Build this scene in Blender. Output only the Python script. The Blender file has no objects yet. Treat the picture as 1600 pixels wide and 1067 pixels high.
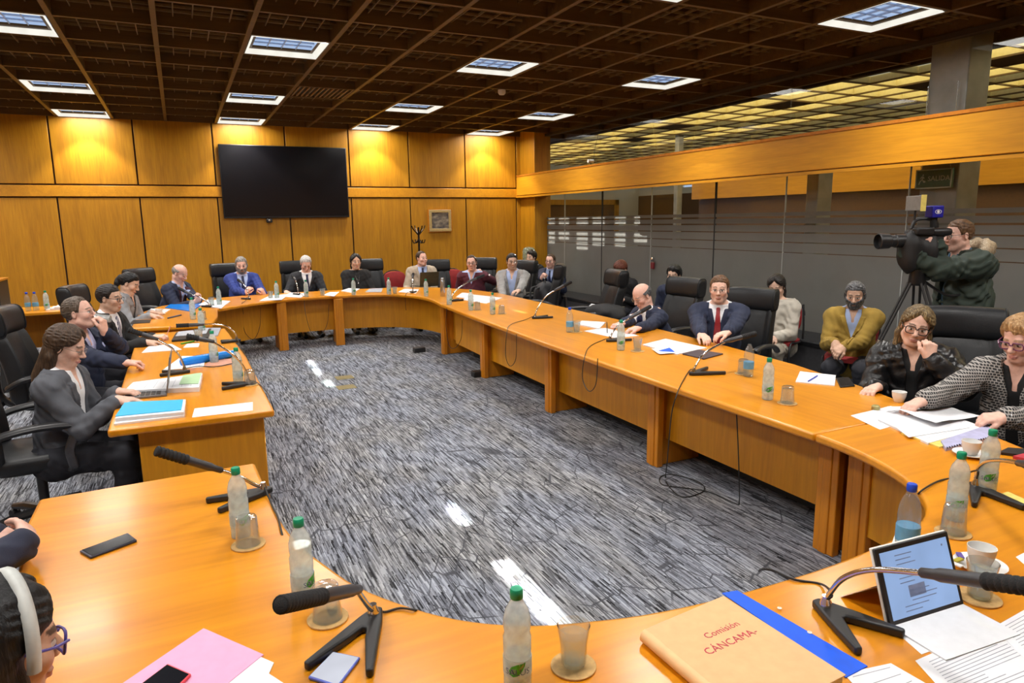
import bpy, bmesh, math, random
import numpy as np
from mathutils import Vector, Matrix
random.seed(7)
PI=math.pi
C=bpy.context.scene.collection
SC=bpy.context.scene
# ------------------------------------------------------------------ camera
EYE=1.8
YAW,PITCH,ROLL,FPX=0.44738,0.17533,-0.01362,1066.67
cy,sy,cp,sp=math.cos(YAW),math.sin(YAW),math.cos(PITCH),math.sin(PITCH)
FW=Vector((sy*cp,cy*cp,-sp)); R0=Vector((cy,-sy,0)); U0=R0.cross(FW)
RT=R0*math.cos(ROLL)+U0*math.sin(ROLL); UP=U0*math.cos(ROLL)-R0*math.sin(ROLL)
cam=bpy.data.cameras.new('camera'); cam.sensor_width=36; cam.lens=36*FPX/1600; cam.clip_start=.02
co=bpy.data.objects.new('camera',cam); C.objects.link(co)
m=Matrix((RT,UP,-FW)).transposed().to_4x4(); m.translation=(0,0,EYE); co.matrix_world=m
SC.camera=co
def ray(px,py): return FW+RT*((px-800)/FPX)-UP*((py-533.5)/FPX)
def at(px,py,z=.74):
    d=ray(px,py); t=(z-EYE)/d.z; return Vector((d.x*t,d.y*t,z))
def atX(px,py,X): d=ray(px,py); t=X/d.x; return Vector((X,d.y*t,EYE+d.z*t))
def atY(px,py,Y): d=ray(px,py); t=Y/d.y; return Vector((d.x*t,Y,EYE+d.z*t))
# ------------------------------------------------------------------ world, sun, exposure
W=bpy.data.worlds.new('world'); SC.world=W; W.use_nodes=True
W.node_tree.nodes['Background'].inputs[0].default_value=(.55,.7,1,1)
W.node_tree.nodes['Background'].inputs[1].default_value=1.0
sl=bpy.data.lights.new('sun','SUN'); sl.energy=90; sl.angle=.004; sl.color=(1,.96,.88)
so=bpy.data.objects.new('sun',sl); C.objects.link(so)
SUNS=.20; SUNK=.8                       # drop of the sunbeam per metre towards -X
so.rotation_euler=Vector((-1,-SUNK,-SUNS)).to_track_quat('-Z','Y').to_euler(); so.location=(14,6,6)
SC.view_settings.view_transform='Standard'; SC.view_settings.look='None'
SC.view_settings.exposure=-0.27; SC.view_settings.gamma=1; SC.view_settings.use_curve_mapping=False
FIX_W=19.0                       # watts of each ceiling fixture
SC.cycles.max_bounces=8; SC.cycles.transparent_max_bounces=24; SC.cycles.diffuse_bounces=6
SC.cycles.glossy_bounces=3; SC.cycles.caustics_reflective=False; SC.cycles.caustics_refractive=False
SC.cycles.sample_clamp_indirect=4
# ------------------------------------------------------------------ materials
class NT:
    def __init__(s,name):
        s.m=bpy.data.materials.new(name); s.m.use_nodes=True; s.t=s.m.node_tree; s.b=s.t.nodes['Principled BSDF']; s.out=s.t.nodes['Material Output']
    def n(s,k,**kw):
        x=s.t.nodes.new(k)
        for a,b in kw.items(): setattr(x,a,b)
        return x
    def l(s,a,b): s.t.links.new(a,b)
    def co(s,scale=(1,1,1),rot=(0,0,0),which='Object'):
        tc=s.n('ShaderNodeTexCoord'); mp=s.n('ShaderNodeMapping'); mp.inputs['Scale'].default_value=scale; mp.inputs['Rotation'].default_value=rot
        s.l(tc.outputs[which],mp.inputs[0]); return mp.outputs[0]
    def noise(s,vec,scale,detail=3,rough=.5,dist=0):
        x=s.n('ShaderNodeTexNoise'); s.l(vec,x.inputs['Vector']); x.inputs['Scale'].default_value=scale; x.inputs['Detail'].default_value=detail; x.inputs['Roughness'].default_value=rough; x.inputs['Distortion'].default_value=dist
        return x.outputs['Fac']
    def ramp(s,fac,stops,interp='LINEAR'):
        x=s.n('ShaderNodeValToRGB'); x.color_ramp.interpolation=interp; e=x.color_ramp.elements
        while len(e)<len(stops): e.new(.5)
        for k,(p,c) in enumerate(stops): e[k].position=p; e[k].color=(*c,1) if len(c)==3 else c
        s.l(fac,x.inputs[0]); return x.outputs[0]
    def mix(s,fac,a,b,mode='MIX'):
        x=s.n('ShaderNodeMix',data_type='RGBA',blend_type=mode)
        for v,i in ((fac,0),(a,6),(b,7)):
            if hasattr(v,'is_linked'): s.l(v,x.inputs[i])
            else: x.inputs[i].default_value=v if i==0 else (*v,1)
        return x.outputs[2]
    def bump(s,h,strength=.3,dist=.01):
        x=s.n('ShaderNodeBump'); x.inputs['Strength'].default_value=strength; x.inputs['Distance'].default_value=dist; s.l(h,x.inputs['Height']); s.l(x.outputs[0],s.b.inputs['Normal'])
def setb(b,c=None,r=.5,metal=0,coat=0,spec=.5,emit=None,es=0,trans=0,sheen=0,alpha=1):
    if c is not None: b.inputs['Base Color'].default_value=(*c,1)
    b.inputs['Roughness'].default_value=r; b.inputs['Metallic'].default_value=metal; b.inputs['Coat Weight'].default_value=coat; b.inputs['Coat Roughness'].default_value=.15
    b.inputs['Specular IOR Level'].default_value=spec; b.inputs['Transmission Weight'].default_value=trans; b.inputs['Sheen Weight'].default_value=sheen; b.inputs['Alpha'].default_value=alpha
    if emit: b.inputs['Emission Color'].default_value=(*emit,1); b.inputs['Emission Strength'].default_value=es
_mc={}
def mat(name,c,r=.5,var=.12,vs=30,bump=0,bs=200,**kw):
    if name in _mc: return _mc[name]
    k=NT(name); setb(k.b,c,r,**kw)
    v=k.co(); f=k.noise(v,vs,4)
    k.l(k.ramp(f,[(.3,tuple(x*(1-var) for x in c)),(.7,tuple(min(1,x*(1+var)) for x in c))]),k.b.inputs['Base Color'])
    if bump: k.bump(k.noise(v,bs,3),bump,.004)
    _mc[name]=k.m; return k.m
def wood(name,dark,light,axis='Z',r=.35,coat=.0,scale=1.0,planks=0):
    k=NT(name); setb(k.b,light,r,coat=coat)
    sc={'Z':(9,9,.7),'X':(.7,9,9),'Y':(9,.7,9)}[axis]
    v=k.co(tuple(x*scale for x in sc)); f=k.noise(v,1.6,4,.55,.6); f2=k.noise(v,6,2,.5)
    c=k.ramp(f,[(.28,dark),(.72,light)])
    c=k.mix(.18,c,k.ramp(f2,[(.4,tuple(x*.7 for x in dark)),(.6,light)]))
    k.l(c,k.b.inputs['Base Color']); _mc[name]=k.m; return k.m
M_wall=wood('honey_veneer',(.37,.155,.005),(.53,.245,.009),'Z',.42)
M_beam=wood('honey_veneer_beam',(.52,.215,.008),(.66,.295,.012),'Y',.42)
M_top=wood('lacquered_tabletop',(.62,.215,.005),(.76,.30,.008),'X',.29,coat=.24,scale=.6)
M_topY=wood('lacquered_tabletop_lengthwise',(.62,.215,.005),(.76,.30,.008),'Y',.29,coat=.24,scale=.6)
M_panel=wood('panel_veneer',(.50,.20,.006),(.64,.28,.010),'Z',.4)
M_leg=wood('leg_veneer',(.48,.165,.008),(.60,.225,.012),'Z',.35)
M_edge=wood('edge_lipping',(.42,.135,.012),(.54,.19,.018),'X',.25,coat=.4)
M_seam=mat('dark_seam',(.035,.012,.004),.7)
M_rib=wood('ceiling_rib_wood',(.085,.045,.011),(.14,.078,.022),'X',.5)
M_board=mat('ceiling_board_dark_wood',(.028,.014,.004),.7)
M_bar=mat('ceiling_fine_lattice',(.20,.125,.05),.6)
M_white=mat('white_enamel',(.82,.80,.74),.5,.03)
M_black=mat('black_plastic',(.012,.012,.013),.42)
M_blackm=mat('black_matte',(.015,.015,.016),.75)
M_steel=mat('brushed_steel',(.55,.55,.56),.25,.05,metal=1)
M_chrome=mat('chrome',(.75,.75,.76),.12,.03,metal=1)
M_paper=mat('white_paper',(.80,.81,.84),.75,.03)
M_marble=mat('grey_stone_column',(.24,.23,.215),.4,.2,5)
M_plaster=mat('pale_plaster',(.55,.54,.52),.8,.05)
def glassmat(name,tint=(1,1,1),refl=1.0,rough=.0,haze=0,hazec=(.8,.9,.85)):
    k=NT(name); t=k.t; t.nodes.remove(k.b)
    tr=k.n('ShaderNodeBsdfTransparent'); tr.inputs[0].default_value=(*tint,1)
    gl=k.n('ShaderNodeBsdfGlossy'); gl.inputs['Roughness'].default_value=rough
    lw=k.n('ShaderNodeLayerWeight'); lw.inputs[0].default_value=.5
    pw=k.n('ShaderNodeMath',operation='POWER'); k.l(lw.outputs['Facing'],pw.inputs[0]); pw.inputs[1].default_value=4
    mu=k.n('ShaderNodeMath',operation='MULTIPLY_ADD'); k.l(pw.outputs[0],mu.inputs[0]); mu.inputs[1].default_value=.75*refl; mu.inputs[2].default_value=.04*refl
    geo=k.n('ShaderNodeNewGeometry')
    base=tr.outputs[0]
    if haze:
        df=k.n('ShaderNodeBsdfDiffuse'); df.inputs[0].default_value=(*hazec,1); tl=k.n('ShaderNodeBsdfTranslucent'); tl.inputs[0].default_value=(*hazec,1)
        a=k.n('ShaderNodeMixShader'); a.inputs[0].default_value=.5; k.l(df.outputs[0],a.inputs[1]); k.l(tl.outputs[0],a.inputs[2])
        nz=k.ramp(k.noise(k.co(),40,2),[(.3,(haze*.8,)*3),(.7,(min(1,haze*1.2),)*3)])
        b=k.n('ShaderNodeMixShader'); k.l(nz,b.inputs[0]); k.l(tr.outputs[0],b.inputs[1]); k.l(a.outputs[0],b.inputs[2]); base=b.outputs[0]
    mx=k.n('ShaderNodeMixShader'); k.l(mu.outputs[0],mx.inputs[0]); k.l(base,mx.inputs[1]); k.l(gl.outputs[0],mx.inputs[2])
    k.l(mx.outputs[0],k.out.inputs[0]); _mc[name]=k.m; return k.m
M_glass=glassmat('clear_pane_glass',(.96,.97,.96),.45)
M_tumbler=glassmat('tumbler_glass',(.93,.95,.94),2.3,.02,haze=.10,hazec=(.85,.88,.88))
M_tumbler2=glassmat('tumbler_glass_in_hand',(.93,.95,.94),3.0,.03,haze=.38,hazec=(.9,.92,.92))
M_bottle=glassmat('clear_plastic_bottle',(.90,.95,.94),1.2,.05,haze=.42,hazec=(.86,.93,.92))
M_bottle2=glassmat('very_clear_plastic_bottle',(.90,.94,.95),1.3,.04,haze=.10,hazec=(.75,.82,.85))
M_water=glassmat('water_in_bottle',(.93,.97,.97),.8,.02,haze=.12,hazec=(.9,.95,.95))
def emit(name,c,s):
    k=NT(name); setb(k.b,(0,0,0),.6,emit=c,es=s)
    f=k.noise(k.co(),9,2); k.l(k.ramp(f,[(.2,tuple(x*.8 for x in c)),(.8,c)]),k.b.inputs['Emission Color'])
    _mc[name]=k.m; return k.m
# carpet
k=NT('streaky_grey_carpet'); setb(k.b,(.2,.2,.2),.95,spec=.1)
v=k.co((1,1,1))
sx=k.n('ShaderNodeSeparateXYZ'); k.l(v,sx.inputs[0])
def mth(op,a,b=None,c=None):
    x=k.n('ShaderNodeMath',operation=op)
    for i,q in enumerate((a,b,c)):
        if q is None: continue
        if hasattr(q,'is_linked'): k.l(q,x.inputs[i])
        else: x.inputs[i].default_value=q
    return x.outputs[0]
def streaks(wx,ly_,off):
    cx=mth('FLOOR',mth('MULTIPLY',mth('ADD',sx.outputs[0],off),1/wx))
    wn=k.n('ShaderNodeTexWhiteNoise',noise_dimensions='1D'); k.l(cx,wn.inputs['W'])
    cyy=mth('FLOOR',mth('MULTIPLY_ADD',sx.outputs[1],1/ly_,mth('MULTIPLY',wn.outputs['Value'],37.0)))
    cb_=k.n('ShaderNodeCombineXYZ'); k.l(cx,cb_.inputs[0]); k.l(cyy,cb_.inputs[1])
    w2=k.n('ShaderNodeTexWhiteNoise',noise_dimensions='2D'); k.l(cb_.outputs[0],w2.inputs['Vector']); return w2.outputs['Value']
s1=streaks(.009,.15,0); s2=streaks(.005,.085,3.3)
big=k.noise(k.co((1.6,.9,1)),1.5,2)
c1=k.ramp(s1,[(0,(.022,.022,.025)),(.24,(.075,.076,.08)),(.38,(.17,.175,.195)),(.68,(.235,.245,.27)),(.88,(.34,.35,.375))],'CONSTANT')
c1=k.mix(.5,c1,k.ramp(s2,[(0,(.018,.018,.02)),(.33,(.15,.155,.175)),(.72,(.33,.34,.365))],'CONSTANT'))
c2=k.mix(k.ramp(big,[(.42,(0,0,0)),(.62,(.55,.55,.55))]),c1,k.mix(1,c1,(1.12,1.02,.82),'MULTIPLY'))
vo=k.n('ShaderNodeTexVoronoi',feature='DISTANCE_TO_EDGE'); vo.inputs['Scale'].default_value=4.6; k.l(k.co((1.4,.8,1),(0,0,.5)),vo.inputs['Vector'])
ln=k.ramp(vo.outputs['Distance'],[(.0,(1,1,1)),(.014,(1,1,1)),(.022,(0,0,0))])
msk=k.ramp(k.noise(v,2.2,2),[(.45,(0,0,0)),(.53,(.85,.85,.85))])
c3=k.mix(k.mix(1,ln,msk,'MULTIPLY'),c2,(.05,.05,.055))
c3=k.mix(1,c3,(1.16,1.21,1.30),'MULTIPLY'); k.l(c3,k.b.inputs['Base Color']); k.bump(s2,.25,.004); M_carpet=k.m
# ------------------------------------------------------------------ mesh helpers
class MB:
    def __init__(s): s.v=[]; s.f=[]
    def add(s,v,f):
        o=len(s.v); s.v+= [tuple(x) for x in v]; s.f+=[tuple(i+o for i in q) for q in f]; return s
    def box(s,x0,x1,y0,y1,z0,z1,M=None):
        v=[Vector((x,y,z)) for z in (z0,z1) for y in (y0,y1) for x in (x0,x1)]
        if M: v=[M@p for p in v]
        return s.add(v,[(0,2,3,1),(4,5,7,6),(0,1,5,4),(2,6,7,3),(0,4,6,2),(1,3,7,5)])
    def prism(s,pts,z0,z1,M=None):
        n=len(pts); a=sum(pts[i][0]*pts[(i+1)%n][1]-pts[(i+1)%n][0]*pts[i][1] for i in range(n))
        if a<0: pts=pts[::-1]
        v=[Vector((p[0],p[1],z)) for z in (z0,z1) for p in pts]
        if M: v=[M@p for p in v]
        return s.add(v,[tuple(range(n))[::-1],tuple(range(n,2*n))]+[(i,(i+1)%n,n+(i+1)%n,n+i) for i in range(n)])
    def lathe(s,prof,n=20,M=None):
        v=[];f=[]
        for r,z in prof: v+=[Vector((r*math.cos(2*PI*k/n),r*math.sin(2*PI*k/n),z)) for k in range(n)]
        for a in range(len(prof)-1):
            for k in range(n): f.append((a*n+k,a*n+(k+1)%n,(a+1)*n+(k+1)%n,(a+1)*n+k))
        f.append(tuple(range(n))[::-1]); o=(len(prof)-1)*n; f.append(tuple(range(o,o+n)))
        if M: v=[M@p for p in v]
        return s.add(v,f)
    def tube(s,path,r,n=8,flat=None):
        P=[Vector(p) for p in path]; N=len(P); rr=r if isinstance(r,(list,tuple)) else [r]*N
        v=[];f=[]; t=(P[1]-P[0]).normalized(); a=t.orthogonal().normalized()
        if flat: a=Vector(flat[0]); a=(a-t*a.dot(t)).normalized()
        for i in range(N):
            t=(P[min(i+1,N-1)]-P[max(i-1,0)]).normalized(); a=(a-t*a.dot(t)).normalized(); b=t.cross(a)
            for k in range(n):
                w=2*PI*k/n; fx=flat[1] if flat else 1
                v.append(P[i]+(a*math.cos(w)*fx+b*math.sin(w))*rr[i])
        for i in range(N-1):
            for k in range(n): f.append((i*n+k,i*n+(k+1)%n,(i+1)*n+(k+1)%n,(i+1)*n+k))
        f.append(tuple(range(n))[::-1]); f.append(tuple(range((N-1)*n,N*n)))
        return s.add(v,f)
    def strip(s,pts,z0,z1,th):   # wall following an open polyline, thickness th to its left
        n=len(pts); L=[]
        for i in range(n):
            a=Vector(pts[max(i-1,0)][:2]); b=Vector(pts[min(i+1,n-1)][:2]); d=(b-a).normalized(); L.append((pts[i][0]-d.y*th,pts[i][1]+d.x*th))
        return s.prism([tuple(p[:2]) for p in pts]+L[::-1],z0,z1)
    def build(s,name,mt,parent=None,smooth=40,loc=None,bevel=0,seg=2):
        me=bpy.data.meshes.new(name); me.from_pydata(s.v,[],s.f); me.update()
        if smooth: me.shade_smooth(); me.set_sharp_from_angle(angle=math.radians(smooth))
        me.materials.append(mt)
        o=bpy.data.objects.new(name,me); C.objects.link(o)
        if parent: o.parent=parent
        if loc: o.location=loc
        if bevel:
            b=o.modifiers.new('bevel','BEVEL'); b.width=bevel; b.segments=seg; b.limit_method='ANGLE'; b.angle_limit=math.radians(40)
        return o
def spline(pts,k=6):
    P=[Vector(p) for p in pts]; out=[]
    for i in range(len(P)-1):
        a=P[max(i-1,0)];b=P[i];c=P[i+1];d=P[min(i+2,len(P)-1)]
        for j in range(k):
            t=j/k; out.append(.5*((2*b)+(c-a)*t+(2*a-5*b+4*c-d)*t*t+(3*b-a-3*c+d)*t**3))
    out.append(P[-1]); return out
def tag(o,label=None,cat=None,group=None,kind=None):
    if label: o['label']=label
    if cat: o['category']=cat
    if group: o['group']=group
    if kind: o['kind']=kind
    return o
def thing(name,label,cat,loc=(0,0,0),rz=0,group=None):
    o=bpy.data.objects.new(name,None); C.objects.link(o); o.location=loc; o.rotation_euler=(0,0,rz); o.empty_display_size=.1
    return tag(o,label,cat,group)
def struct(o,label=None,cat=None): return tag(o,label,cat,kind='structure')
def dup(root,loc,rz,label,group=None,recolor=None):
    r=root.copy(); C.objects.link(r); r.location=loc; r.rotation_euler=(0,0,rz); r['label']=label
    if group: r['group']=group
    def rec(src,dst):
        for ch in list(src.children):
            c=ch.copy(); C.objects.link(c); c.parent=dst
            if recolor and ch.name.split('.')[0] in recolor:
                c.data=c.data.copy(); c.data.materials[0]=recolor[ch.name.split('.')[0]]
            rec(ch,c)
    rec(root,r); return r
def rect(cx,cy,w,h,rz): 
    c,s=math.cos(rz),math.sin(rz); return [(cx+a*w/2*c-b*h/2*s,cy+a*w/2*s+b*h/2*c) for a,b in ((-1,-1),(1,-1),(1,1),(-1,1))]
def RZ(x,y,z,a): return Matrix.Translation((x,y,z))@Matrix.Rotation(a,4,'Z')
# ================================================================== room shell
CH=3.47; CELL=.75; X0=-.782; Y0=6.136
Xl=X0-5*CELL; Xg=6.70; Yb=12.89; Yr=-1.45; Xc=14.0
lx=lambda i:X0+CELL*i
ly=lambda j:Y0+CELL*j
struct(MB().box(Xl-.1,Xc+.2,Yr-.2,20,-.06,0).build('floor',M_carpet,smooth=0),'grey streaked office carpet','carpet')
struct(MB().box(Xl-.15,Xl,Yr-.1,Yb+.1,0,4.0).build('wall_left',M_wall),'honey wood panelled side wall','wall')
struct(MB().box(Xl-.15,Xc+.2,Yr-.2,Yr,0,4.0).build('wall_rear',M_wall),'honey wood wall behind the photographer','wall')
# back wall: panels with dark seams
bw=MB().box(Xl-.15,6.75,Yb+.03,Yb+.2,0,4.0).build('wall_back',M_seam)
struct(bw,'honey wood panelled wall with dark seams behind the far chairs','wall')
xs=[-1.66-1.15*k for k in (2,1)]+[-1.66,-.52,.65,1.82,2.93,4.06,5.21,6.33]
xs=[Xl]+[x for x in xs if x>Xl+.1]+[6.75]
for a,b in zip(xs,xs[1:]):
    for z0,z1 in ((0,2.245),(2.46,3.6)):
        MB().box(a+.012,b-.012,Yb,Yb+.04,z0,z1).build('wall_panel',M_wall,bw,bevel=.004)
MB().box(Xl,6.72,Yb-.015,Yb+.04,2.265,2.435).build('wall_rail',M_beam,bw,bevel=.004)
struct(MB().box(6.42,6.78,12.25,Yb,0,3.6).build('trim_1',M_wall,bevel=.006),'wood pier at the end of the glass wall','pier')
# ceiling: deep wooden grid, fine lattice above, dark board
fix=set((i,j) for i in (-4,-1,2,5,8) for j in (-7,-3,1,5,8))
cb=MB().box(Xl-.1,7.7,Yr-.2,20,CH+.42,CH+.5).build('ceiling',M_board); struct(cb,'dark coffered wooden ceiling','ceiling')
g=MB(); XE=7.62
for i in range(-5,12): g.box(lx(i)-.022,lx(i)+.022,Yr,Yb if i<10 else 18,CH,CH+.3)
g.build('lengthwise_rib',M_rib,cb,bevel=.003)
g=MB()
for j in range(-10,10): g.box(Xl,XE,ly(j)-.0185,ly(j)+.0185,CH+.004,CH+.3)
g.build('cross_rib',M_rib,cb)
g=MB()
for i in range(-5,11):
    for j in range(-10,9):
        if (i,j) in fix: continue
        for t in range(1,5):
            g.box(lx(i)+t*CELL/5-.004,lx(i)+t*CELL/5+.004,ly(j),ly(j)+CELL,CH+.085,CH+.105)
            g.box(lx(i),lx(i)+CELL,ly(j)+t*CELL/5-.004,ly(j)+t*CELL/5+.004,CH+.085,CH+.105)
g.build('fine_lattice',M_bar,cb,smooth=0)
struct(MB().box(XE,XE+.08,Yr,20,CH-.005,CH+.45).build('trim_2',M_board),'dark edge where the corridor light ceiling begins','trim')
# fixtures
M_lou=emit('cool_louvre_panel',(.50,.68,1.0),1.0); M_div=mat('louvre_divider',(.45,.58,.78),.35,.05)
M_rev=emit('glowing_reveal',(1,.97,.86),1.25); M_fr=mat('fixture_inner_frame',(.16,.15,.13),.5)  # reveals glow by emission in place of lamp light falling on them
fx=None; cols={-4:'leftmost',-1:'left',2:'centre-left',5:'centre-right',8:'glass-wall'}; rows={-7:'nearest to the rear wall',-3:'second',1:'third',5:'fourth',8:'last, next to the panelled wall'}
al=bpy.data.lights.new('fixture_lamp','AREA'); al.shape='SQUARE'; al.size=.5; al.energy=FIX_W; al.color=(1,.955,.90); al.spread=math.radians(106)
alw=al.copy(); alw.name='fixture_lamp_fill'; alw.spread=math.radians(168); alw.energy=FIX_W*1.6  # out-of-view fixtures, widened and boosted as added frontal fill
al2=bpy.data.lights.new('fixture_lamp_wall','SPOT'); al2.shadow_soft_size=.05; al2.energy=FIX_W*8; al2.color=(1,.90,.72); al2.spot_size=math.radians(92); al2.spot_blend=.35
for (i,j) in sorted(fix):
    lab='square recessed ceiling light, %s column, row %s'%(cols[i],rows[j])
    pos=(lx(i)+CELL/2,ly(j)+CELL/2,CH)
    if fx is None:
        fx=thing('ceiling_light',lab,'ceiling light',pos,0,'recessed square ceiling lights'); h=.345
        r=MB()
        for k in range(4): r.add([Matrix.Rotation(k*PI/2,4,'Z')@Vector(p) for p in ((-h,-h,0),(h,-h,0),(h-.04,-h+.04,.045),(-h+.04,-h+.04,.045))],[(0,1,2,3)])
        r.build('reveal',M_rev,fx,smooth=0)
        h2=h-.04; q=MB()
        for k in range(4): q.add([Matrix.Rotation(k*PI/2,4,'Z')@Vector(p) for p in ((-h2,-h2,.044),(h2,-h2,.044),(h2-.025,-h2+.025,.05),(-h2+.025,-h2+.025,.05))],[(0,1,2,3)])
        q.build('inner_frame',M_fr,fx,smooth=0)
        p=MB().box(-h2,h2,-h2,h2,.078,.088).build('diffuser',M_lou,fx,smooth=0)
        d=MB()
        for k in range(1,4): d.box(-h2+.03+k*(h2*2-.06)/4-.004,-h2+.03+k*(h2*2-.06)/4+.004,-h2+.03,h2-.03,.060,.078); d.box(-h2+.03,h2-.03,-h2+.03+k*(h2*2-.06)/4-.004,-h2+.03+k*(h2*2-.06)/4+.004,.064,.078)
        d.build('louvre',M_div,p,smooth=0)
        o=fx
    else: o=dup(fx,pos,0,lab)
    lo=bpy.data.objects.new('lamp',al2 if j==8 else (alw if j==-7 or i==-4 or (j==-3 and i<5) else al)); C.objects.link(lo); lo.parent=o; lo.location=(0,0,.042 if j!=8 else .05)
# air vent in the ceiling
t=thing('ceiling_vent','dark slotted air vent set in the wooden ceiling grid','air vent',(lx(3)+CELL/2,ly(4)+CELL/2,CH+.01))
MB().box(-.345,.345,-.345,.345,.02,.03).build('backing',M_blackm,t)
g=MB(); [g.box(-.33+k*.06,-.31+k*.06,-.33,.33,-.005,.02) for k in range(12)]; g.build('slat',M_bar,t)
tag(MB().lathe([(.05,.04),(.05,.0),(.035,-.02),(.01,-.025)],16).build('smoke_detector',M_white,loc=(*at(784,143,CH-.02)[:2],CH-.04)),'small white round smoke detector on a ceiling rib','smoke detector')
# glazed wall on the right
bz0,bz1=2.30,2.68
bm=MB().box(6.33,6.76,Yr,Yb-.001,bz0,bz1).build('trim_3',M_beam,bevel=.006); struct(bm,'honey wood beam running along the glass wall','beam')
MB().box(6.315,6.34,Yr,Yb-.001,bz0-.045,bz0-.012).build('lower_lip',M_beam,bm)
MB().box(6.322,6.4,Yr,Yb-.001,bz1-.004,bz1+.028).build('upper_lip',M_edge,bm)
gy=[Yr,1.0,2.7,4.62,6.2,7.42,8.85,10.25,11.55,12.25]
# frosted film with clear stripes at its top
k=NT('frosted_film'); t_=k.t; t_.nodes.remove(k.b)
df=k.n('ShaderNodeBsdfDiffuse'); tl=k.n('ShaderNodeBsdfTranslucent'); tr=k.n('ShaderNodeBsdfTransparent'); tr.inputs[0].default_value=(.85,.86,.85,1)
cc=k.ramp(k.noise(k.co(),2.5,3),[(.3,(.30,.295,.285)),(.7,(.335,.33,.32))]); k.l(cc,df.inputs[0]); k.l(cc,tl.inputs[0])
a=k.n('ShaderNodeMixShader'); a.inputs[0].default_value=.55; k.l(df.outputs[0],a.inputs[1]); k.l(tl.outputs[0],a.inputs[2])
b=k.n('ShaderNodeMixShader'); b.inputs[0].default_value=.90; k.l(tr.outputs[0],b.inputs[1]); k.l(a.outputs[0],b.inputs[2])
gl=k.n('ShaderNodeBsdfGlossy'); gl.inputs['Roughness'].default_value=.12; fr=k.n('ShaderNodeFresnel'); fr.inputs[0].default_value=1.3
mx=k.n('ShaderNodeMixShader'); k.l(fr.outputs[0],mx.inputs[0]); k.l(b.outputs[0],mx.inputs[1]); k.l(gl.outputs[0],mx.inputs[2]); k.l(mx.outputs[0],k.out.inputs[0])
M_film=k.m
for n,(a,b) in enumerate(zip(gy,gy[1:])):
    w=MB().box(Xg,Xg+.012,a+.004,b-.004,.02,bz0).build('window_%d'%(n+1),M_glass,smooth=0); struct(w,'clear glass pane with frosted lower film','glass pane')
    f=MB()
    zz=1.30
    for z0,z1 in ((.02,1.365),(1.375,1.485),(1.497,1.60),(1.615,1.70),(1.72,1.785),(1.81,1.855)): f.box(Xg-.004,Xg-.001,a+.004,b-.004,z0,z1)
    f.build('frosted_film',M_film,w,smooth=0)
    MB().box(Xg,Xg+.012,a+.004,b-.004,bz1,CH-.02).build('transom_pane',M_glass,w,smooth=0)
M_joint=mat('pane_joint',(.5,.52,.5),.3,.05)
for n,y in enumerate(gy[1:-1]):
    dark=y in (7.42,10.25)
    struct(MB().box(Xg-.006,Xg+.016,y-(.012 if dark else .003),y+(.012 if dark else .003),.02,bz0).build('trim_%d'%(n+10),M_blackm if dark else M_joint),'thin vertical joint between glass panes','glass joint')
struct(MB().box(Xg-.05,Xg+.06,Yr,Yb,CH-.05,CH-.001).build('trim_4',M_board),'dark top rail of the glass wall','rail')
struct(MB().box(Xg-.03,Xg+.04,Yr,Yb,0,.06).build('baseboard_right',M_blackm),'dark bottom rail of the glass wall','rail')
# corridor beyond
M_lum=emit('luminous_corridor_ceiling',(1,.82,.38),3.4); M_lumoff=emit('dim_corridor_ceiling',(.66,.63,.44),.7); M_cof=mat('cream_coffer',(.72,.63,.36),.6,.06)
cc=MB().box(XE+.08,Xc+.2,Yr-.2,20,CH+.11,CH+.16).build('ceiling_corridor',M_lum,smooth=0); struct(cc,'glowing yellow egg crate ceiling of the corridor','ceiling')
g=MB(); e=MB()
for n in range(0,33):
    y=Yr+n*.65; g.box(XE+.08,Xc,y-.012,y+.012,CH+.02,CH+.11); e.box(XE+.08,Xc,y-.014,y+.014,CH,CH+.02)
for n in range(0,12):
    x=XE+.1+n*.52; g.box(x-.012,x+.012,Yr,20,CH+.02,CH+.11); e.box(x-.014,x+.014,Yr,20,CH,CH+.02)
g.build('coffer_side',M_cof,cc,smooth=0); e.build('coffer_edge',M_rib,cc,smooth=0)
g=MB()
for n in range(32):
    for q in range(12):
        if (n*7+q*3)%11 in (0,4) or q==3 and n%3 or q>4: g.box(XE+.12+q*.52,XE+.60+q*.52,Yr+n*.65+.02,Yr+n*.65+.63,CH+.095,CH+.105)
g.build('dim_glow_panel',M_lumoff,cc,smooth=0)  # cells that are off get a dim cream glow by emission
g=MB()
for n,q in ((14,1),(18,1),(11,2),(21,2),(9,1)): g.box(XE+.12+q*.52,XE+.60+q*.52,Yr+n*.65+.02,Yr+n*.65+.63,CH+.01,CH+.03)
g.build('dark_panel',M_board,cc,smooth=0)
# far corridor wall with rows of small sun slots high up
slots=[]   # (y0,y1,z0,z1) at X=Xc
def slot(yc,w,X,z,hh): zc=z+SUNS*(Xc-X); yc=yc+SUNK*(Xc-X); slots.append((yc-w/2,yc+w/2,zc-hh/2,zc+hh/2))
POOLS=((485,566,.30),(490,570,.30),(499,581,.42),(515,600,.42),(537,618,.44),(715,800,.5),(806,902,.5),(838,938,.2),(860,962,.3))
for z,rng in ((1.825,(0,1,2,3,4,5,6,7)),(1.745,(0,1,2,3,4,5,6,7)),(1.56,(0,1,2,3,4,5,6,7)),(1.47,(0,1,2,3,4,5,6,7)),(1.385,(0,1,3,4,5)),(1.30,(3,))):
    for n in rng: slot(12.75-.55*n-(.12 if n>2 else 0)-(.16 if n>4 else 0),.44,Xg,z,.058)
M_corr=mat('corridor_wood_and_shade',(.10,.045,.015),.5)  # far wall wood, also the shade painted into the openings
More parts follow.
